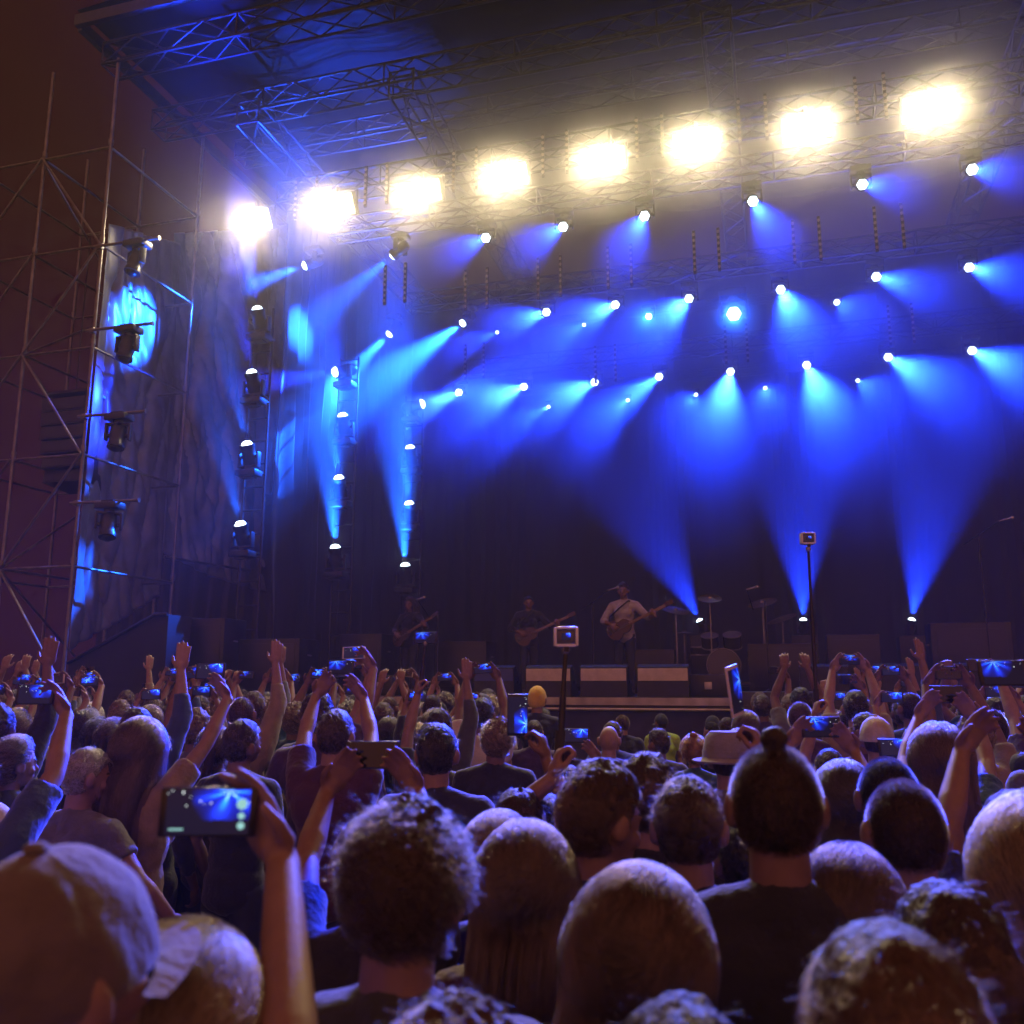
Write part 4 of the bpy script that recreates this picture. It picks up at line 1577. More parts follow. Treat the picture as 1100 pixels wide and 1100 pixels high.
# ------------------------------------------------------------------ the crowd: people near the camera, one by one
SKINS = [(.25, .15, .105), (.21, .122, .08), (.29, .185, .132), (.16, .088, .058)]
HC = {'black': (.018, .014, .012), 'dark brown': (.045, .028, .018), 'brown': (.042, .023, .013), 'light brown': (.080, .046, .026), 'blond': (.16, .10, .048), 'ginger': (.28, .095, .03), 'grey': (.30, .29, .28)}
TC = {'black': (.010, .010, .012), 'navy': (.012, .016, .045), 'grey': (.10, .10, .105), 'white': (.48, .46, .44), 'tan': (.22, .17, .105), 'maroon': (.05, .010, .014), 'blue': (.03, .055, .17), 'olive': (.045, .048, .025), 'purple': (.045, .020, .075), 'teal': (.015, .06, .065)}
TOPZ = {'short': 1.785, 'messy': 1.80, 'curly': 1.81, 'long': 1.758, 'bob': 1.758, 'ponytail': 1.758, 'bun': 1.795, 'topknot': 1.792, 'buzz': 1.752, None: 1.745, 'cap': 1.772, 'beanie': 1.772, 'hat': 1.758}
SEEN = []
OCC = []          # ground spots already taken


def near(label, px, py, y, hair, hc, top, yaw=-12, rot=(0, 0, 0), fem=False, g=1.0, arms=None, skin=0, sleeve=.55, gear=None, gearc=(.1, .1, .1), gear_rot=0, q=1.0, vox=.0065, sh=.185, seed=None, group=None, h=None):
    p = on_y(px, py, y)
    tz = TOPZ[gear or hair]
    hh = h or p.z / tz * 1.745
    sd = seed or (int(px * 7 + py) % 97 + 1)
    pos = Vector((p.x, p.y, 0))
    Mw = person_matrix(pos, hh, R(yaw))
    if arms and callable(arms):
        arms = arms(Mw.inverted())
    T = make_person(arms, sh, g, fem, rot, hair, sleeve, vox, sd, q, gear, gear_rot)
    o = place_person(T, label, pos, hh, R(yaw), SKINS[skin], HC[hc], TC[top] if isinstance(top, str) else top, group, gearc)
    OCC.append((pos.x, pos.y, .30 if y < 2.6 else .27))
    SEEN.append((px, y))
    return o, T, Mw


def wp(px, py, y):
    return on_y(px, py, y)


o1, _, _ = near('person in a grey brown cloth cap with a stud and pale peak, bottom left corner', 76, 897, 1.0, 'buzz', 'dark brown', 'black', yaw=-14, gear='cap', gearc=(.12, .095, .082), rot=(-18, 12, 3))
for c_ in o1.children_recursive:
    if c_.name.startswith('peak'):
        c_.color = (.20, .17, .10, 1)
near('person with thick dark curly hair just left of the middle of the picture', 434, 830, 1.45, 'curly', 'dark brown', 'olive', yaw=-14, rot=(-6, -4, 2), g=1.06)
near('person with grey brown tousled curls whose crown just rises at the bottom edge', 493, 1036, 1.0, 'curly', 'light brown', 'grey', yaw=-10)
near('person with wavy brown hair, only the crown showing at the bottom edge', 733, 1048, 1.06, 'messy', 'brown', 'black', yaw=-18, rot=(10, 0, 0))
near('person with cropped sandy hair filling the bottom right corner', 958, 968, .92, 'short', 'light brown', 'black', yaw=-8, g=1.1, rot=(4, 0, -2), seed=5)
near('person with long straight brown hair lower middle, below the man turned sideways', 684, 946, 1.42, 'long', 'brown', 'navy', yaw=-14, fem=True, rot=(-14, 2, 0), q=1.5)
near('tall man with shaved head and small top knot in a black tee', 829, 776, 1.84, 'topknot', 'dark brown', 'black', yaw=-10, g=1.0, skin=3, seed=8)
o9, _, _ = near('person with dark hair and thin headband over straight hair', 565, 894, 1.95, 'long', 'dark brown', 'maroon', yaw=-14, fem=True)
hb_ = MB()
pts = [HEADC + Vector((math.sin(R(t)) * .107, -.012 - .02 * math.cos(R(t)), math.cos(R(t)) * .134)) for t in range(-95, 96, 10)]
hb_.path(pts, .006, 8)
hb_.build('headband', M_PLASTIC, o9)
near('man with brushed up brown hair turned sideways, jaw lit orange', 634, 801, 2.15, 'messy', 'brown', 'navy', yaw=-14, rot=(-44, -8, 0), g=1.05, skin=1)
near('man with neat short hair and bare neck between the sideways man and the top knot', 737, 823, 2.25, 'short', 'dark brown', 'navy', yaw=-6, rot=(-6, -4, 0))
near('dark haired person half hidden behind the man turned sideways', 693, 798, 2.7, 'messy', 'dark brown', 'black', yaw=-14)
near('person in a pale grey brimmed hat left of the top knot', 781, 787, 4.2, 'buzz', 'brown', 'grey', yaw=-12, gear='hat', gearc=(.20, .195, .21), q=.3)
near('person with buzzed head in a pale shirt, right of the top knot', 970, 836, 2.06, 'buzz', 'dark brown', (.30, .33, .48), yaw=-14, rot=(4, -4, 0), skin=1)
near('person with round smooth dark head just behind the buzzed head', 952, 813, 2.65, 'buzz', 'black', 'black', yaw=-14, skin=3)
near('person with a glossy dark bob low between the top knot and the sandy hair', 910, 918, 1.85, 'bob', 'dark brown', 'grey', yaw=-18, fem=True, rot=(0, -8, 0))
near('person with swept loose brown hair behind the sandy haired person', 1018, 930, 1.42, 'messy', 'brown', 'maroon', yaw=-16, rot=(16, 0, 0), fem=True)
near('blond person cut by the right edge of the picture', 1112, 866, 1.62, 'bob', 'blond', 'tan', yaw=-14, fem=True)
near('small person with blond hair pulled under a band, right of the curly head', 536, 880, 2.35, 'ponytail', 'blond', 'purple', yaw=-12, fem=True)
near('person with ruffled brown hair behind the dark headband', 557, 838, 2.9, 'messy', 'brown', 'black', yaw=-12)
near('person with dark blue tinted hair in a navy top above the curly head', 470, 771, 3.9, 'short', 'black', 'navy', yaw=-8, q=.6, g=1.05)
near('person with cropped grey hair in a grey tee above the cloth cap', 92, 797, 3.9, 'short', 'grey', 'grey', yaw=-22, rot=(-26, -6, 0), q=.6,
     arms={1: dict(elbow=Vector((.34, .02, 1.22)), wrist=Vector((.40, .16, 1.05)), d=Vector((.2, .5, -.8)), n=Vector((-1, 0, 0)), curl=.5)})
near('person with ginger hair tied in a bun before the dark stage front', 745, 786, 6.6, 'bun', 'ginger', 'teal', yaw=-12, fem=True, q=.3)
near('bald headed person before the blue stage skirt', 654, 780, 6.8, None, 'black', 'black', yaw=-14, q=.3, skin=2)
near('person in a mustard yellow beanie in front of the pale floor wedges', 577, 737, 10.0, 'buzz', 'black', 'navy', yaw=-12, gear='beanie', gearc=(.55, .36, .03), q=.2)
near('person in a beige cap with a hand up beside it, right side', 940, 768, 5.2, 'buzz', 'dark brown', 'blue', yaw=-14, gear='cap', gearc=(.40, .35, .27), q=.3)

# people holding things up, near the camera
def hold(side, P, yaw_n=(-1, .25, 0), curl=.28, pole=None, d=None, k=1.0):
    """the hand on one end of a thing whose end is at the world point P"""
    if curl < .5:
        return lambda Mi: {side: arm_up(side, Mi @ Vector(P), (-side * .55, 0, .8), (-side * .3, -.9, -.2), curl, pole or (side * .9, .2, -.4), .75)}
    return lambda Mi: {side: arm_up(side, Mi @ Vector(P), d or (-side * .2, .10, 1), (-side, .25, 0), curl, pole or (side * .9, .2, -.4), .75)}


def both(PL, PR, curl=.28, pole=.9):
    return lambda Mi: {-1: arm_up(-1, Mi @ Vector(PL), (.55, 0, .8), (.3, -.9, -.2), curl, (-pole, .2, -.5), .75), 1: arm_up(1, Mi @ Vector(PR), (-.55, 0, .8), (-.3, -.9, -.2), curl, (pole, .2, -.5), .75)}


def phone_at(label, px, py, y, yaw=-6, roll=0, tilt=-8, scr=0, white=False, size=1.0):
    p = on_y(px, py, y)
    M = Matrix.Translation(p) @ Euler((R(tilt), R(roll), R(yaw)), 'XYZ').to_matrix().to_4x4() @ Matrix.Scale(size, 4)
    o = phone(label, M, scr, white)
    return o, M


o, M = phone_at('big phone with stage picture and round buttons, held up lower left', 224, 872, 1.30, yaw=8, roll=1, tilt=-4, scr=0, size=.86)
PH_BIG = o
near('person with straight blond hair whose raised right arm holds the big lower left phone', 196, 1012, 1.15, 'long', 'blond', 'blue', yaw=-4, fem=False, q=1.4, h=None,
     arms=lambda Mi: {1: dict(elbow=Mi @ Vector((-.232, 1.05, 1.44)), wrist=Mi @ (M @ Vector((.118, .026, -.078))), d=Vector((-.5, 0, .8)), n=Vector((-.3, -.9, -.2)), curl=.28, up=True, thumb=.75)}, sleeve=.5, skin=0, vox=.0055, seed=4)
k_ = MB()
for (bx, bz, br) in ((.052, .012, .0085), (.052, -.006, .0052), (.052, -.021, .0058)):
    k_.tube((bx, -.0050, bz), (bx, -.0057, bz), br, seg=20)
k_.box((-.047, -.0053, -.026), (.022, .0012, .0028))
scr_ = [c for c in PH_BIG.children if c.name.startswith('screen')][0]
k_.build('screen_button', mat('screen_button_glow', (.1, .2, .2), .3, emis=(.35, .75, .72), estr=.8), scr_, False)
o, M = phone_at('dark phone held level in two hands above the curly head', 400, 811, 2.62, yaw=-2, scr=7, tilt=-6)
near('person mostly hidden behind the curly head, both arms up with the dark phone', 396, 866, 2.20, 'short', 'dark brown', 'black', yaw=0, arms=both(M @ Vector((-.123, .024, -.072)), M @ Vector((.123, .024, -.072))), skin=1)
o, M = phone_at('phone in the raised right hand of the long haired person in tan', 226, 721, 4.45, yaw=-8, scr=2)
near('person with very long dark brown hair in a tan tee, right arm raised', 152, 776, 4.1, 'long', 'dark brown', 'tan', yaw=-14, fem=True, arms=hold(1, M @ Vector((.123, .024, -.072))), q=.7)
o, M = phone_at('phone glowing blue near the left edge, held by a bent bare arm', 38, 746, 3.5, yaw=-6, scr=0)
near('person in blue sleeves at the left edge, arm bent up to a phone', -28, 800, 3.2, 'short', 'brown', 'blue', yaw=-6, arms=hold(1, M @ Vector((.123, .024, -.072)), pole=(1, 0, -.9)), q=.5, sleeve=.8)
o, M = phone_at('phone with blue screen high at the right edge, held in two hands', 1077, 723, 2.75, yaw=4, scr=1)
near('dark haired person at the right edge, both bare arms raised to a phone', 1088, 839, 2.3, 'short', 'black', 'navy', yaw=-4, arms=both(M @ Vector((-.123, .024, -.072)), M @ Vector((.123, .024, -.072))), skin=1)
o, M = phone_at('phone held upright beside a dark raised hand, left of the tall man', 556, 768, 3.4, yaw=-6, roll=90, scr=0)
near('person hidden behind the ruffled hair with a dark hand raised to a phone', 586, 846, 3.05, 'short', 'black', 'black', yaw=-8, arms=hold(1, on_y(577, 790, 3.38), curl=.75, pole=(.9, .2, -.5)), skin=3, q=.5)
o, M = phone_at('phone with blue stage picture held level above the sideways man', 619, 790, 5.2, yaw=-8, scr=0)
near('person holding a level phone before the blue stage skirt', 612, 818, 4.75, 'short', 'brown', 'black', yaw=-10, arms=hold(1, M @ Vector((.123, .024, -.072))), q=.4)
o, M = phone_at('white phone gripped in a big dark hand above the top knot', 789, 742, 2.75, yaw=42, roll=80, scr=1, white=True)
near('person hidden behind the top knot, one dark fist raised over it', 802, 868, 2.4, 'short', 'black', 'black', yaw=-8, arms=hold(1, on_y(806, 772, 2.74), curl=.95, pole=(.9, .2, -.5)), skin=1, q=.5)
o, M = phone_at('phone glowing blue held in two hands right of the top knot', 882, 781, 3.5, yaw=2, scr=1)
near('dark long haired person with both arms up, right of the top knot', 906, 824, 3.1, 'long', 'black', 'grey', yaw=-8, fem=True, arms=both(M @ Vector((-.123, .024, -.072)), M @ Vector((.123, .024, -.072))), q=.6)
o, M = phone_at('phone with pale blue screen above the buzzed head', 962, 803, 4.2, yaw=-6, scr=2)
near('person in white holding up a phone behind the smooth dark head', 985, 842, 3.75, 'short', 'brown', 'white', yaw=-8, arms=hold(1, M @ Vector((.123, .024, -.072))), q=.4)
o, M = phone_at('dim phone held in two hands high right of the beige cap', 1018, 746, 4.0, yaw=0, scr=7)
near('person in teal reaching both arms high on the right side', 1010, 812, 3.6, 'bob', 'brown', 'teal', yaw=-10, fem=True, arms=both(M @ Vector((-.123, .024, -.072)), M @ Vector((.123, .024, -.072))), q=.5, h=1.72)
o, M = phone_at('phone with bright blue picture over the raised arms left of centre', 366, 717, 5.0, yaw=-6, scr=1)
near('person in maroon with both bare arms up, left of the curly head', 360, 790, 4.5, 'short', 'dark brown', 'maroon', yaw=-10, arms=both(M @ Vector((-.123, .024, -.072)), M @ Vector((.123, .024, -.072))), q=.4, h=1.76)

# ------------------------------------------------------------------ selfie sticks
def stick(label, cam_px, hand_px, y, kind='camera', size=1.0):
    top, bot = on_y(*cam_px, y), on_y(*hand_px, y - .03)
    r = thing('selfie_stick', label, 'selfie stick', bot)
    d = top - bot
    c = MB(); c.tube((0, 0, -.06), d * .5, .011, .011, 10); c.tube(d * .5, d * .97, .008, .007, 10); c.build('pole', M_PLASTIC, r)
    c = MB(); c.tube(d * .0 - d.normalized() * .08, d.normalized() * .06, .016, .016, 12); c.build('grip', mat('rubber_grip', (.03, .03, .03), .8), r)
    c = MB(); c.ell(d * .965, (.014, .014, .018)); c.build('joint', M_STEEL, r)
    if kind == 'camera':
        k = thing('action_camera', 'small action camera in a clear case on ' + ('the tall thin pole' if cam_px[0] > 700 else 'the selfie stick in the middle'), 'camera', top + Vector((0, 0, .03)), (0, 0, 0), 'action cameras on sticks')
        k.scale = (size,) * 3
        c = MB(); c.box((0, 0, 0), (.062, .030, .044), bev=.004); c.build('body', mat('camera_grey', (.10, .10, .11), .4), k)
        c = MB()
        for (cx, cz, sx, sz) in ((-.037, 0, .010, .064), (.037, 0, .010, .064), (0, .030, .066, .010), (0, -.030, .066, .010)):
            c.box((cx, 0, cz), (sx, .040, sz), bev=.003)
        c.build('clear_case', mat('clear_case_edge', (.75, .75, .74), .25), k)
        c = MB(); c.box((0, -.0158, 0), (.030, .0015, .024)); c.build('screen', M_SCREENS[2], k, False)
        c = MB(); c.box((0, -.012, -.042), (.016, .012, .018)); c.build('mount', M_PLASTIC, k)
        c = MB(); c.tube((.014, .014, .006), (.014, .024, .006), .011, seg=14); c.build('lens', M_PLASTIC, k)
    else:
        Mx = Matrix.Translation(top + Vector((0, 0, .03))) @ Euler((R(-8), 0, R(-5)), 'XYZ').to_matrix().to_4x4()
        phone('phone on a selfie stick raised against the dark left side of the stage', Mx, 1)
    return bot


b_ = stick('thin selfie stick held up in front of the pale floor wedges', (608, 694), (601, 806), 3.0, size=.95)
near('person hidden behind the sideways man who holds the selfie stick', 628, 830, 2.75, 'short', 'brown', 'grey', yaw=-10, arms=hold(-1, b_ + Vector((-.02, -.03, -.08)), curl=.95, pole=(-.9, .2, -.6)), q=.4)
b_ = stick('tall thin pole with a small camera rising over the right side', (868, 584), (877, 752), 5.2)
near('person in black who holds up the tall thin camera pole', 890, 800, 4.95, 'short', 'dark brown', 'black', yaw=-10, arms=hold(-1, b_ + Vector((-.02, -.03, -.08)), curl=.95, pole=(-.9, .2, -.6)), q=.4)
b_ = stick('selfie stick carrying a phone, in front of the dim guitarist', (457, 690), (453, 730), 6.0, 'phone')
near('person in olive who holds up the stick with the phone', 462, 772, 5.7, 'messy', 'dark brown', 'olive', yaw=-10, arms=hold(-1, b_ + Vector((-.02, -.03, -.08)), curl=.95, pole=(-.9, .2, -.6)), q=.3)

# ------------------------------------------------------------------ the crowd further on: built from shared poses
RAISE = 2.03
POSES = {}
def pose(key, arms, fem, rot, desc, ph=None, g=1.0, sleeve=.55):
    am = solve_arms(arms or {}, .185 - (.02 if fem else 0), g)
    T = dict(body=make_body(am, .185 - (.02 if fem else 0), g, fem, rot, .0062), shirt=make_shirt(am, .185 - (.02 if fem else 0), g, fem, sleeve, .014, len(POSES) + 3), gear=[], rot=rot, fem=fem, desc=desc, phone=ph, key=key)
    T['shirt'].materials.append(M_CLOTH)
    POSES[key] = T


def am2(dx, z, y=.16, **k):
    return {s: arm_up(s, (s * dx, y, z), (-s * .1, .2, 1), (0, 1, 0), **k) for s in (-1, 1)}


pose('m_down', None, False, (0, 0, 0), 'arms down')
pose('m_turn', None, False, (-32, -6, 0), 'head turned right')
pose('m_two', hold_two((0, .30, 1.98)), False, (0, 8, 0), 'both arms up', (0, .30, 1.98))
pose('m_right', hold_one(1, (.10, .30, 2.0)), False, (6, 6, 0), 'right arm up', (.10, .30, 2.0))
pose('m_left', hold_one(-1, (-.12, .28, 2.0)), False, (-8, 4, 0), 'left arm up', (-.12, .28, 2.0), g=1.06)
pose('m_clap', am2(.10, 1.93, curl=.25), False, (10, 6, 0), 'clapping overhead')
pose('m_fists', am2(.27, 1.90, .08, curl=1.0), False, (0, 4, 0), 'both fists up', g=1.05)
pose('f_down', None, True, (8, 0, 4), 'arms down')
pose('f_two', hold_two((0, .28, 1.92)), True, (0, 8, 0), 'both arms up', (0, .28, 1.92), sleeve=.35)
pose('f_right', hold_one(1, (.10, .25, 1.99)), True, (-10, 6, 0), 'right arm up', (.10, .25, 1.99), sleeve=.35)
pose('f_left', hold_one(-1, (-.12, .26, 1.98)), True, (14, 6, 0), 'left arm up', (-.12, .26, 1.98), sleeve=1.6)
pose('f_wave', {1: arm_up(1, (.22, .10, 1.94), (.1, .1, 1), (0, 1, 0), .15)}, True, (-16, 4, 0), 'waving right hand', sleeve=.35)
pose('m_left_look', None, False, (38, 4, 0), 'head turned left', g=1.08)
pose('m_tilt', None, False, (-12, 12, 10), 'head tilted', g=.96)
pose('f_look', None, True, (-40, 0, 0), 'head turned right', sleeve=.35)
pose('f_tilt', None, True, (18, 8, -9), 'head tilted', sleeve=1.6)
pose('m_one_high', {1: arm_up(1, (.16, .14, 1.97), (0, .1, 1), (-.4, 1, 0), .1)}, False, (12, 6, 0), 'open right hand raised', sleeve=1.5)
HSETS = {}


def hset(kind, rot, var):
    k = (kind, rot, var)
    if k not in HSETS:
        h_, s_2 = hair_set(kind, head_mat(rot), 20 + var * 13 + len(HSETS), .22)
        h_.materials.append(M_HAIRBASE)
        HSETS[k] = (h_, s_2)
    return HSETS[k]


COLS_ = [(-60, 'left of the scaffold pole'), (105, 'below the first tarpaulin'), (188, 'below the crumpled tarpaulin'), (300, 'below the second lamp column'), (392, 'below the third lamp column'), (470, 'left of the pale wedges'),
         (590, 'below the pale wedges'), (760, 'below the tall thin pole'), (915, 'below the rightmost floor lamp'), (1010, 'by the right edge')]
HNAME = {'short': 'short', 'messy': 'tousled', 'buzz': 'cropped', 'long': 'long', 'ponytail': 'tied', 'bob': 'bobbed', 'curly': 'curly'}
USED = {}


def project(p):
    q = p - EYE
    f = Vector((0, math.cos(PITCH), math.sin(PITCH))); u = Vector((0, -math.sin(PITCH), math.cos(PITCH)))
    d = q.dot(f)
    return 550 + F_PX * q.x / d, 550 - F_PX * q.dot(u) / d


rr_ = random.Random(5)
y = 2.75
row_i = 0
while y < 11.4:
    half = y * .60 + .5
    x = -half + rr_.uniform(0, .3)
    while x < half:
        X, Y = x + rr_.uniform(-.10, .10), y + rr_.uniform(-.14, .14)
        x += .48 if y < 5.5 else .47
        P = Vector((X, Y, 0))
        if P.dot(N_) > 10.75:
            continue
        if any((X - a) ** 2 + (Y - b) ** 2 < (r_ + .17) ** 2 for a, b, r_ in OCC):
            continue
        px, _ = project(Vector((X, Y, 1.7)))
        if any(Y < ye and ye < 7 and abs(px - pe) < 976 * .17 * (1 / Y + .6 / ye) for pe, ye in SEEN):
            continue
        mid = 535 < px < 800
        if px < 340 and Y < 3.5:
            continue
        if mid and Y > 4.0 and rr_.random() < .78:
            continue
        if 800 <= px < 900 and rr_.random() < .25:
            continue
        fem = rr_.random() < .45
        h = rr_.uniform(1.58, 1.70) if fem else rr_.uniform(1.68, 1.84)
        if mid:
            h = rr_.uniform(1.52, 1.60)
        if Y < 4 and not mid:
            h = min(h, 1.70)
        up = rr_.random() < (.62 if (px < 430 or px > 900) else .30) and not mid and Y > 4.4
        if up:
            key = rr_.choice(['f_two', 'f_right', 'f_left', 'f_wave', 'f_two'] if fem else ['m_two', 'm_right', 'm_left', 'm_clap', 'm_two', 'm_fists', 'm_one_high'])
        else:
            key = rr_.choice(['f_down', 'f_look', 'f_tilt']) if fem else rr_.choice(['m_down', 'm_turn', 'm_left_look', 'm_tilt'])
        T = POSES[key]
        kind = rr_.choice(['long', 'long', 'ponytail', 'bob'] if fem else ['short', 'short', 'messy', 'buzz', 'curly'])
        where = [t for c, t in COLS_ if px >= c or c == -60][-1]
        rown = 'near rows' if Y < 5 else ('middle rows' if Y < 8 else 'far rows')
        for attempt in range(60):
            hn = rr_.choice(['black', 'dark brown', 'brown', 'light brown', 'blond', 'brown', 'dark brown'])
            tn = rr_.choice(list(TC) + ['black', 'black', 'navy', 'grey'])
            lab = f'{HNAME[kind]} {hn} hair, {tn} top, {T["desc"]}, {rown} {where}'
            plab = f'glowing phone of {hn} haired {tn} topped fan, {rown} {where}'
            if lab not in USED and plab not in USED and len(lab.split()) <= 16:
                break
        USED[lab] = USED[plab] = 1
        hh = hset(kind, T['rot'], rr_.randint(0, 1) if kind in ('short', 'messy', 'long') else 0)
        T2 = dict(T, hair=hh[0], strands=hh[1])
        yaw = R(-14 + rr_.uniform(-14, 14) - math.degrees(math.atan2(X - 2, 20)) * .3)
        place_person(T2, lab, P, h, yaw, rr_.choice(SKINS), HC[hn], TC[tn], 'concertgoers standing in rows before the stage')
        OCC.append((X, Y, .22))
        if T['phone'] is not None:
            Mp = person_matrix(P, h, yaw) @ Matrix.Translation(T['phone']) @ Euler((R(rr_.uniform(-14, 2)), R(rr_.uniform(-5, 5)), 0), 'XYZ').to_matrix().to_4x4()
            k = h / 1.745
            Mp = Mp @ Matrix.Scale(1 / k, 4)
            sc_ = rr_.choice([0, 1, 2, 3, 4, 5, 6, 7, 7])
            phone(plab if sc_ != 7 else plab.replace('glowing phone', 'dark phone'), Mp, sc_, rr_.random() < .12)
    y += .52 if y < 5.5 else .50
    row_i += 1
# ------------------------------------------------------------------ band and gear on the deck
def stand_pt(px, n_, z=DECK):
    """deck point under a pixel column at upstage depth n_"""
    a = on_n(px, 690, n_)[0]
    return S(a, n_, z)


def guitar(name, label, M, body_m, kind='guitar'):
    r = thing(name, label, kind)
    r.matrix_world = M
    c = MB()
    out = []
    for i in range(40):
        t = 2 * math.pi * i / 40
        x = math.cos(t)
        wdt = .165 if x < 0 else .125
        w = wdt * (1 - .28 * math.exp(-((x - .12) / .28) ** 2))
        out.append((x * .21, math.sin(t) * w / .92 if abs(x) < .97 else math.sin(t) * w))
    c.prism(out, .042, Matrix.Translation((0, 0, -.021)))
    c.build('body', body_m, r)
    c = MB(); c.box((.50, 0, .012), (.64, .050, .022), bev=.006); nk = c.build('neck', mat('maple_neck', (.32, .19, .09), .4), r)
    c = MB(); c.box((.885, .012, .006), (.15, .078, .016), bev=.006); c.build('headstock', body_m, r)
    c = MB()
    for i in range(3):
        c.box((-.02 - .06 * i, 0, .0235), (.022, .085, .006), bev=.002)
    c.box((-.165, 0, .0235), (.03, .09, .01), bev=.002)
    c.build('pickup', M_PLASTIC, r)
    c = MB()
    for i in range(6):
        y = -.018 + i * .0072
        c.tube((-.16, y, .031), (.83, y * .8, .029), .0009, seg=4)
    c.build('string', M_STEEL, nk)
    return r


def musician(label, px, n_, h, top, hair, hc, yaw, guitar_label=None, body_m=None, tilt=0, sleeve=1.7, gkind='guitar', strapc=None):
    pos = stand_pt(px, n_, DECK + .002)
    G = Matrix.Translation((.02, .20, 1.02)) @ Euler((R(82), R(-24), R(180)), 'XYZ').to_matrix().to_4x4()
    lh = G @ Vector((.60, 0, -.01)); rh = G @ Vector((-.06, .02, .05))
    arms = {1: arm_up(1, rh + Vector((.06, -.01, .06)), (-.8, .15, -.5), (-.2, -.9, -.2), .5, pole=(.9, -.5, -.2)),
            -1: arm_up(-1, lh + Vector((-.03, .02, -.06)), (.4, .35, .7), (.5, -.8, .2), .75, pole=(-.7, -.2, -.9))}
    for s in arms:
        arms[s]['up'] = False
    T = make_person(arms, .185, 1.0, False, (6, -8 + tilt, 0), hair, sleeve, .0075, int(px), .3)
    o = place_person(T, label, pos, h, YAW + yaw, SKINS[1], HC[hc], top, 'musicians on the stage')
    if guitar_label:
        Mw = person_matrix(pos, h, YAW + yaw) @ G
        g_ = guitar('electric_guitar' if gkind == 'guitar' else 'bass_guitar', guitar_label, Mw, body_m, gkind)
        c = MB()
        pts = [Vector((-.20, .02, 0)), Vector((-.22, .30, .10)), Vector((-.05, .52, .22)), Vector((.15, .50, .06)), Vector((.28, .20, -.03)), Vector((.20, .03, 0))]
        Gi = G.inverted()
        pts = [Gi @ Vector(q) for q in ((.23, .17, 1.00), (.20, .10, 1.22), (.02, .135, 1.36), (-.10, .06, 1.47), (-.14, -.08, 1.42), (-.02, -.15, 1.20), (.17, -.12, 1.02), (.23, .12, .98))]
        c.path(pts, .012, 8)
        c.build('strap', M_PLASTIC, g_)
    return o


M_SUN = mat('lacquered_body', (.05, .012, .008), .2)
M_SUN2 = mat('pale_body', (.08, .05, .03), .25)
musician('guitarist in a pale patterned shirt standing behind the middle floor wedge', 671, 14.9, 1.80, (.36, .34, .33), 'messy', 'dark brown', R(172), 'dark electric guitar slung low on the guitarist in the pale shirt', M_SUN, sleeve=1.4)
musician('dim guitarist in dark clothes on the left of the stage behind the raised phone', 440, 16.4, 1.80, (.008, .008, .01), 'long', 'dark brown', R(160), 'brown bass guitar held by the dim guitarist at the left', M_SUN2, gkind='bass guitar')
musician('blue lit musician in a dark top near the stage centre, left of the pale shirt', 568, 16.2, 1.76, (.012, .012, .02), 'short', 'black', R(190), 'electric guitar on the blue lit musician', M_SUN)


def wedge(label, px, n_, w, col, yaw=0):
    r = thing('floor_wedge', label, 'stage monitor', stand_pt(px, n_, DECK + .003), (0, 0, YAW + yaw), 'floor wedges along the stage edge')
    c = MB(); c.prism([(-.26, 0), (.26, 0), (.20, .10), (-.14, .44), (-.26, .40)], w, Matrix.Translation((-w / 2, 0, 0)) @ Matrix(((0, 0, 1, 0), (1, 0, 0, 0), (0, 1, 0, 0), (0, 0, 0, 1))))
    c.build('cabinet', M_BLACK, r, False)
    c = MB(); c.box((0, -.263, .30), (w * .97, .008, .17), bev=.003); c.build('back_panel', col, r, False)
    c = MB(); c.box((0, .045, .285), (w * .88, .40, .008), rot=(R(-45), 0, 0)); c.build('grille', M_PLASTIC, r, False)
    c = MB()
    for s in (-1, 1):
        c.box((s * (w / 2 + .006), -.02, .2), (.012, .14, .04), bev=.005)
    c.build('handle', M_PLASTIC, r)
    return r


M_PALE = mat('pale_cover', (.52, .48, .44), .7, var=.12, scale=9)
M_BLUEC = mat('blue_cover', (.05, .07, .30), .6)
wedge('blue tinted floor wedge at the left end of the row of pale ones', 536, 13.0, .60, M_BLUEC)
wedge('pale floor wedge left of the middle one, partly behind the selfie stick', 593, 12.95, .66, M_PALE)
wedge('pale floor wedge in the middle of three, below the guitarist in the pale shirt', 651, 12.95, .66, M_PALE)
wedge('pale floor wedge at the right end of the row of three', 713, 12.95, .70, M_PALE)
wedge('low black floor wedge behind the tall thin pole', 882, 13.2, .62, M_BLACK)
wedge('low black floor wedge left of the rightmost raised phone', 962, 13.2, .62, M_BLACK)
wedge('black floor wedge hard against the right edge of the picture', 1050, 13.2, .70, M_BLACK)


def mic_stand(label, px, n_, h, boom=.5):
    r = thing('microphone_stand', label, 'microphone stand', stand_pt(px, n_, DECK + .003), (0, 0, YAW), 'microphone stands on the stage')
    c = MB()
    for k in range(3):
        t = 2 * math.pi * k / 3
        c.tube((0, 0, .10), (math.cos(t) * .30, math.sin(t) * .30, .012), .009, seg=8)
    c.build('base', M_PLASTIC, r)
    c = MB(); c.tube((0, 0, .05), (0, 0, h), .012, .010); c.build('pole', M_PLASTIC, r)
    c = MB(); c.tube((-.18, .10, h - .12), (boom, -.20, h + .16), .008); c.build('boom', M_PLASTIC, r)
    c = MB(); c.caps((boom, -.20, h + .16), (boom + .13, -.26, h + .18), .014, .018, 10); c.ell((boom + .15, -.27, h + .185), (.03, .027, .027)); c.build('microphone', M_STEEL, r)


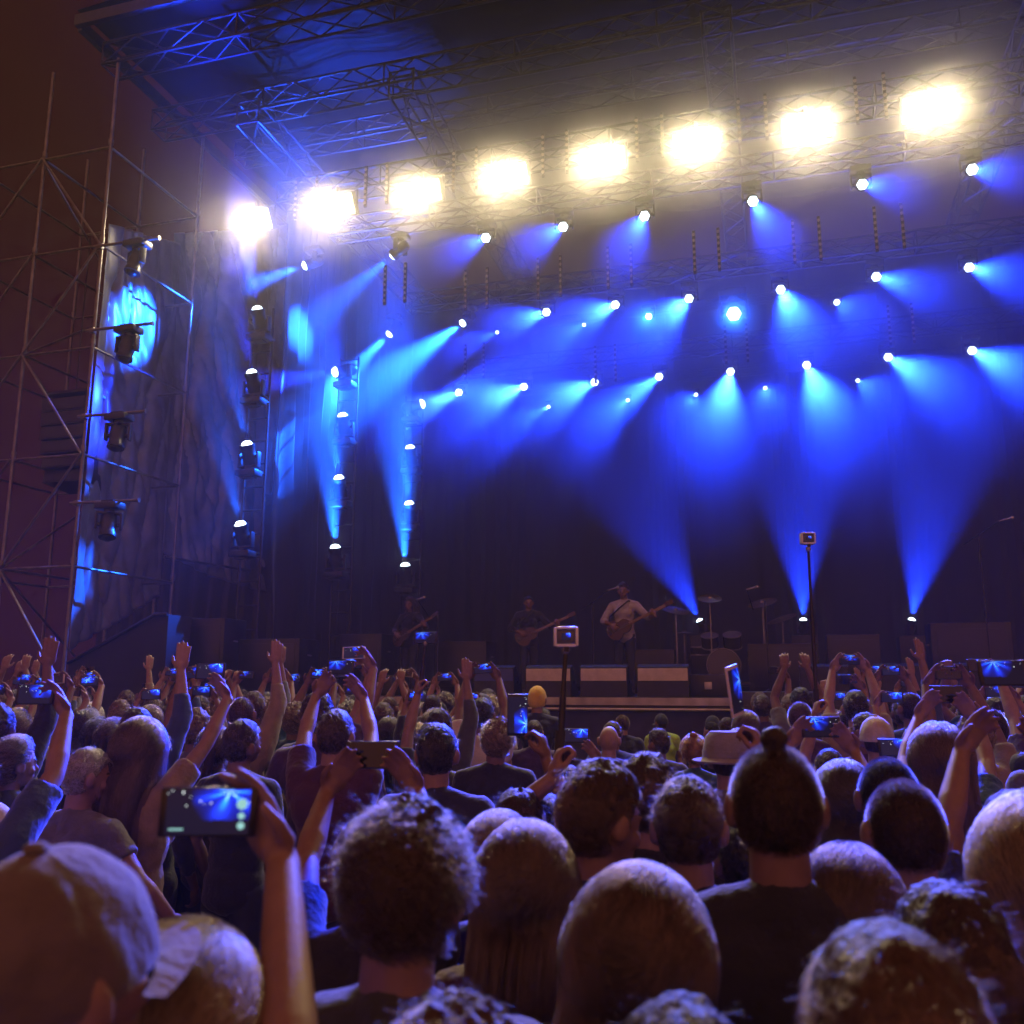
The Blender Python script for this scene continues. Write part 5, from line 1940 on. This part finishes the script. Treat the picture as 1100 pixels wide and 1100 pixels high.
mic_stand('microphone stand beside the guitarist in the pale shirt', 637, 14.2, 1.45, .3)
mic_stand('microphone stand in front of the dim guitarist on the left', 470, 14.4, 1.4, -.3)
mic_stand('tall microphone stand at the right edge of the stage', 1062, 14.4, 2.3, .25)
mic_stand('microphone stand at the middle of the stage before the drums', 824, 14.2, 1.4, -.25)

# drum kit on a riser
dpos = stand_pt(778, 17.4)
r = thing('drum_riser', 'low black riser under the drum kit', 'stage riser', dpos + Vector((0, 0, .003)), (0, 0, YAW))
c = MB(); c.box((0, 0, .17), (2.6, 2.2, .06), bev=.01); c.build('platform', M_DECK, r)
c = MB()
for sx in (-1, 1):
    for sy in (-1, 1):
        c.box((sx * 1.22, sy * 1.02, .07), (.08, .08, .14))
c.build('leg', M_BLACK, r)
kit = thing('drum_kit', 'dark drum kit with tilted cymbals catching blue light, at the back of the stage', 'drum kit', dpos + Vector((0, 0, .205)), (0, 0, YAW))
M_SHELL = mat('drum_shell', (.03, .03, .05), .25)
M_SKINW = mat('drum_head', (.12, .115, .11), .5)
M_BRASS = mat('cymbal_bronze', (.55, .38, .15), .28, metal=.9, var=.15)


def drum(pt, rad, dep, tilt, nm):
    Mx = Matrix.Translation(pt) @ Euler((R(tilt), 0, 0)).to_matrix().to_4x4()
    c = MB(); c.lathe([(rad, -dep / 2), (rad, dep / 2), (rad * .97, dep / 2 + .001)], 28, Mx); o = c.build(nm, M_SHELL, kit)
    c = MB(); c.lathe([(rad * .96, dep / 2 + .003), (rad * .955, dep / 2 + .006)], 28, Mx); c.build('head', M_SKINW, o)
    c = MB()
    for z in (-dep / 2, dep / 2):
        c.lathe([(rad + .008, z - .012), (rad + .012, z), (rad + .008, z + .012), (rad + .002, z + .012), (rad + .002, z - .012)], 28, Mx)
    c.build('hoop', M_STEEL, o)


drum((0, -.35, .30), .29, .42, 90, 'bass_drum')
drum((-.24, -.32, .74), .15, .22, 24, 'tom_drum')
drum((.16, -.32, .74), .16, .24, 24, 'tom_drum')
drum((.62, .12, .38), .21, .40, 4, 'floor_tom')
drum((-.45, .15, .58), .18, .14, 4, 'snare_drum')
for (x, y, z, rd, tx, ty) in ((-.85, -.2, 1.32, .25, 18, 14), (.72, -.25, 1.42, .27, 20, -12), (-.75, .25, .92, .18, 2, 0), (1.05, .15, 1.15, .28, 14, -18), (-.2, -.5, 1.5, .22, 24, 4)):
    Mx = Matrix.Translation((x, y, z)) @ Euler((R(tx), R(ty), 0)).to_matrix().to_4x4()
    c = MB(); c.lathe([(rd, 0), (rd * .5, .014), (.05, .022), (.03, .045), (.004, .05), (.004, .047), (.028, .042), (.048, .019), (rd * .5, .011), (rd, -.002)], 32, Mx); o = c.build('cymbal', M_BRASS, kit)
    c = MB(); c.tube((x, y, 0), (x, y, z + .05), .012, seg=8)
    for k in range(3):
        t = 2 * math.pi * k / 3
        c.tube((x, y, .22), (x + math.cos(t) * .24, y + math.sin(t) * .24, .01), .009, seg=8)
    c.build('cymbal_stand', M_STEEL, kit)
st = thing('drum_stool', 'round black stool behind the drum kit', 'stool', dpos + N_ * .62 + Vector((0, 0, .205)), (0, 0, YAW))
c = MB(); c.lathe([(.16, .46), (.17, .49), (.165, .53), (.02, .54)], 24); c.build('seat', M_PLASTIC, st)
c = MB(); c.tube((0, 0, .15), (0, 0, .46), .018)
for k in range(3):
    t = 2 * math.pi * k / 3
    c.tube((0, 0, .25), (math.cos(t) * .26, math.sin(t) * .26, .01), .012, seg=8)
c.build('base', M_STEEL, st)

for px, nn, w, h, lab in ((840, 16.6, 1.15, .85, 'black amplifier cabinet right of the drum kit'), (915, 16.8, .85, 1.0, 'black amplifier cabinet left of the rightmost floor lamp'),
                          (1040, 16.5, 1.2, 1.15, 'black amplifier cabinet at the right side of the stage'), (700, 17.4, .9, .8, 'black amplifier cabinet left of the drum kit')):
    p_ = stand_pt(px, nn)
    amp_stack(lab, p_.dot(A_), nn, w, .6, h)
p_ = on_n(848, 745, 12.15)
amp_stack('wide black subwoofer in the pit under the right half of the stage front', p_[0], 12.0, 1.35, .55, 1.80, 0)
for px, lab in ((415, 'black folding road case at the left half of the stage edge'), (760, 'small black road case right of the pale floor wedges')):
    p_ = stand_pt(px, 13.1)
    r = thing('road_case', lab, 'road case', p_ + Vector((0, 0, .003)), (0, 0, YAW))
    c = MB(); c.box((0, 0, .15), (.62, .40, .30), bev=.012); c.build('case', M_BLACK, r)
    for sx in (-1, 1):
        c = MB(); c.box((sx * .305, 0, .15), (.016, .41, .31), bev=.004); c.build('edge_trim', M_ALU, r)
    c = MB(); c.box((0, -.206, .15), (.10, .014, .10), bev=.004); c.build('latch', M_STEEL, r)

# stewards in the pit
def steward(label, px, py, n_, vest, yaw):
    a, _, z = on_n(px, py, n_)
    T = make_person(None, .185, 1.05, False, (yaw, 0, 0), 'buzz', .55, .0075, int(px), .2, 'cap')
    h = z / 1.772 * 1.745
    pos = S(a, n_, 0)
    o = place_person(T, label, pos, h, YAW + R(yaw), SKINS[1], HC['dark brown'], vest, 'stewards in the pit', (.02, .03, .05))
    mb = MB(); torso(mb, .185, 1.05, False, .026)
    me = voxel(mb, .014, 2, 'vest'); ripple(me, .004, 12, 2)
    M_VEST = mat('hi_vis_vest', (.35, .62, .05), .7, var=.1)
    me.materials.append(M_VEST)
    if vest[1] > .2:
        link('vest', me, None, o)
    return o


steward('steward in a yellow green hi-vis vest and dark cap in the pit', 711, 766, 11.55, (.30, .5, .06), 200)
steward('steward in dark clothes and cap in the pit, right of the hi-vis vest', 764, 768, 11.6, (.03, .03, .04), 160)
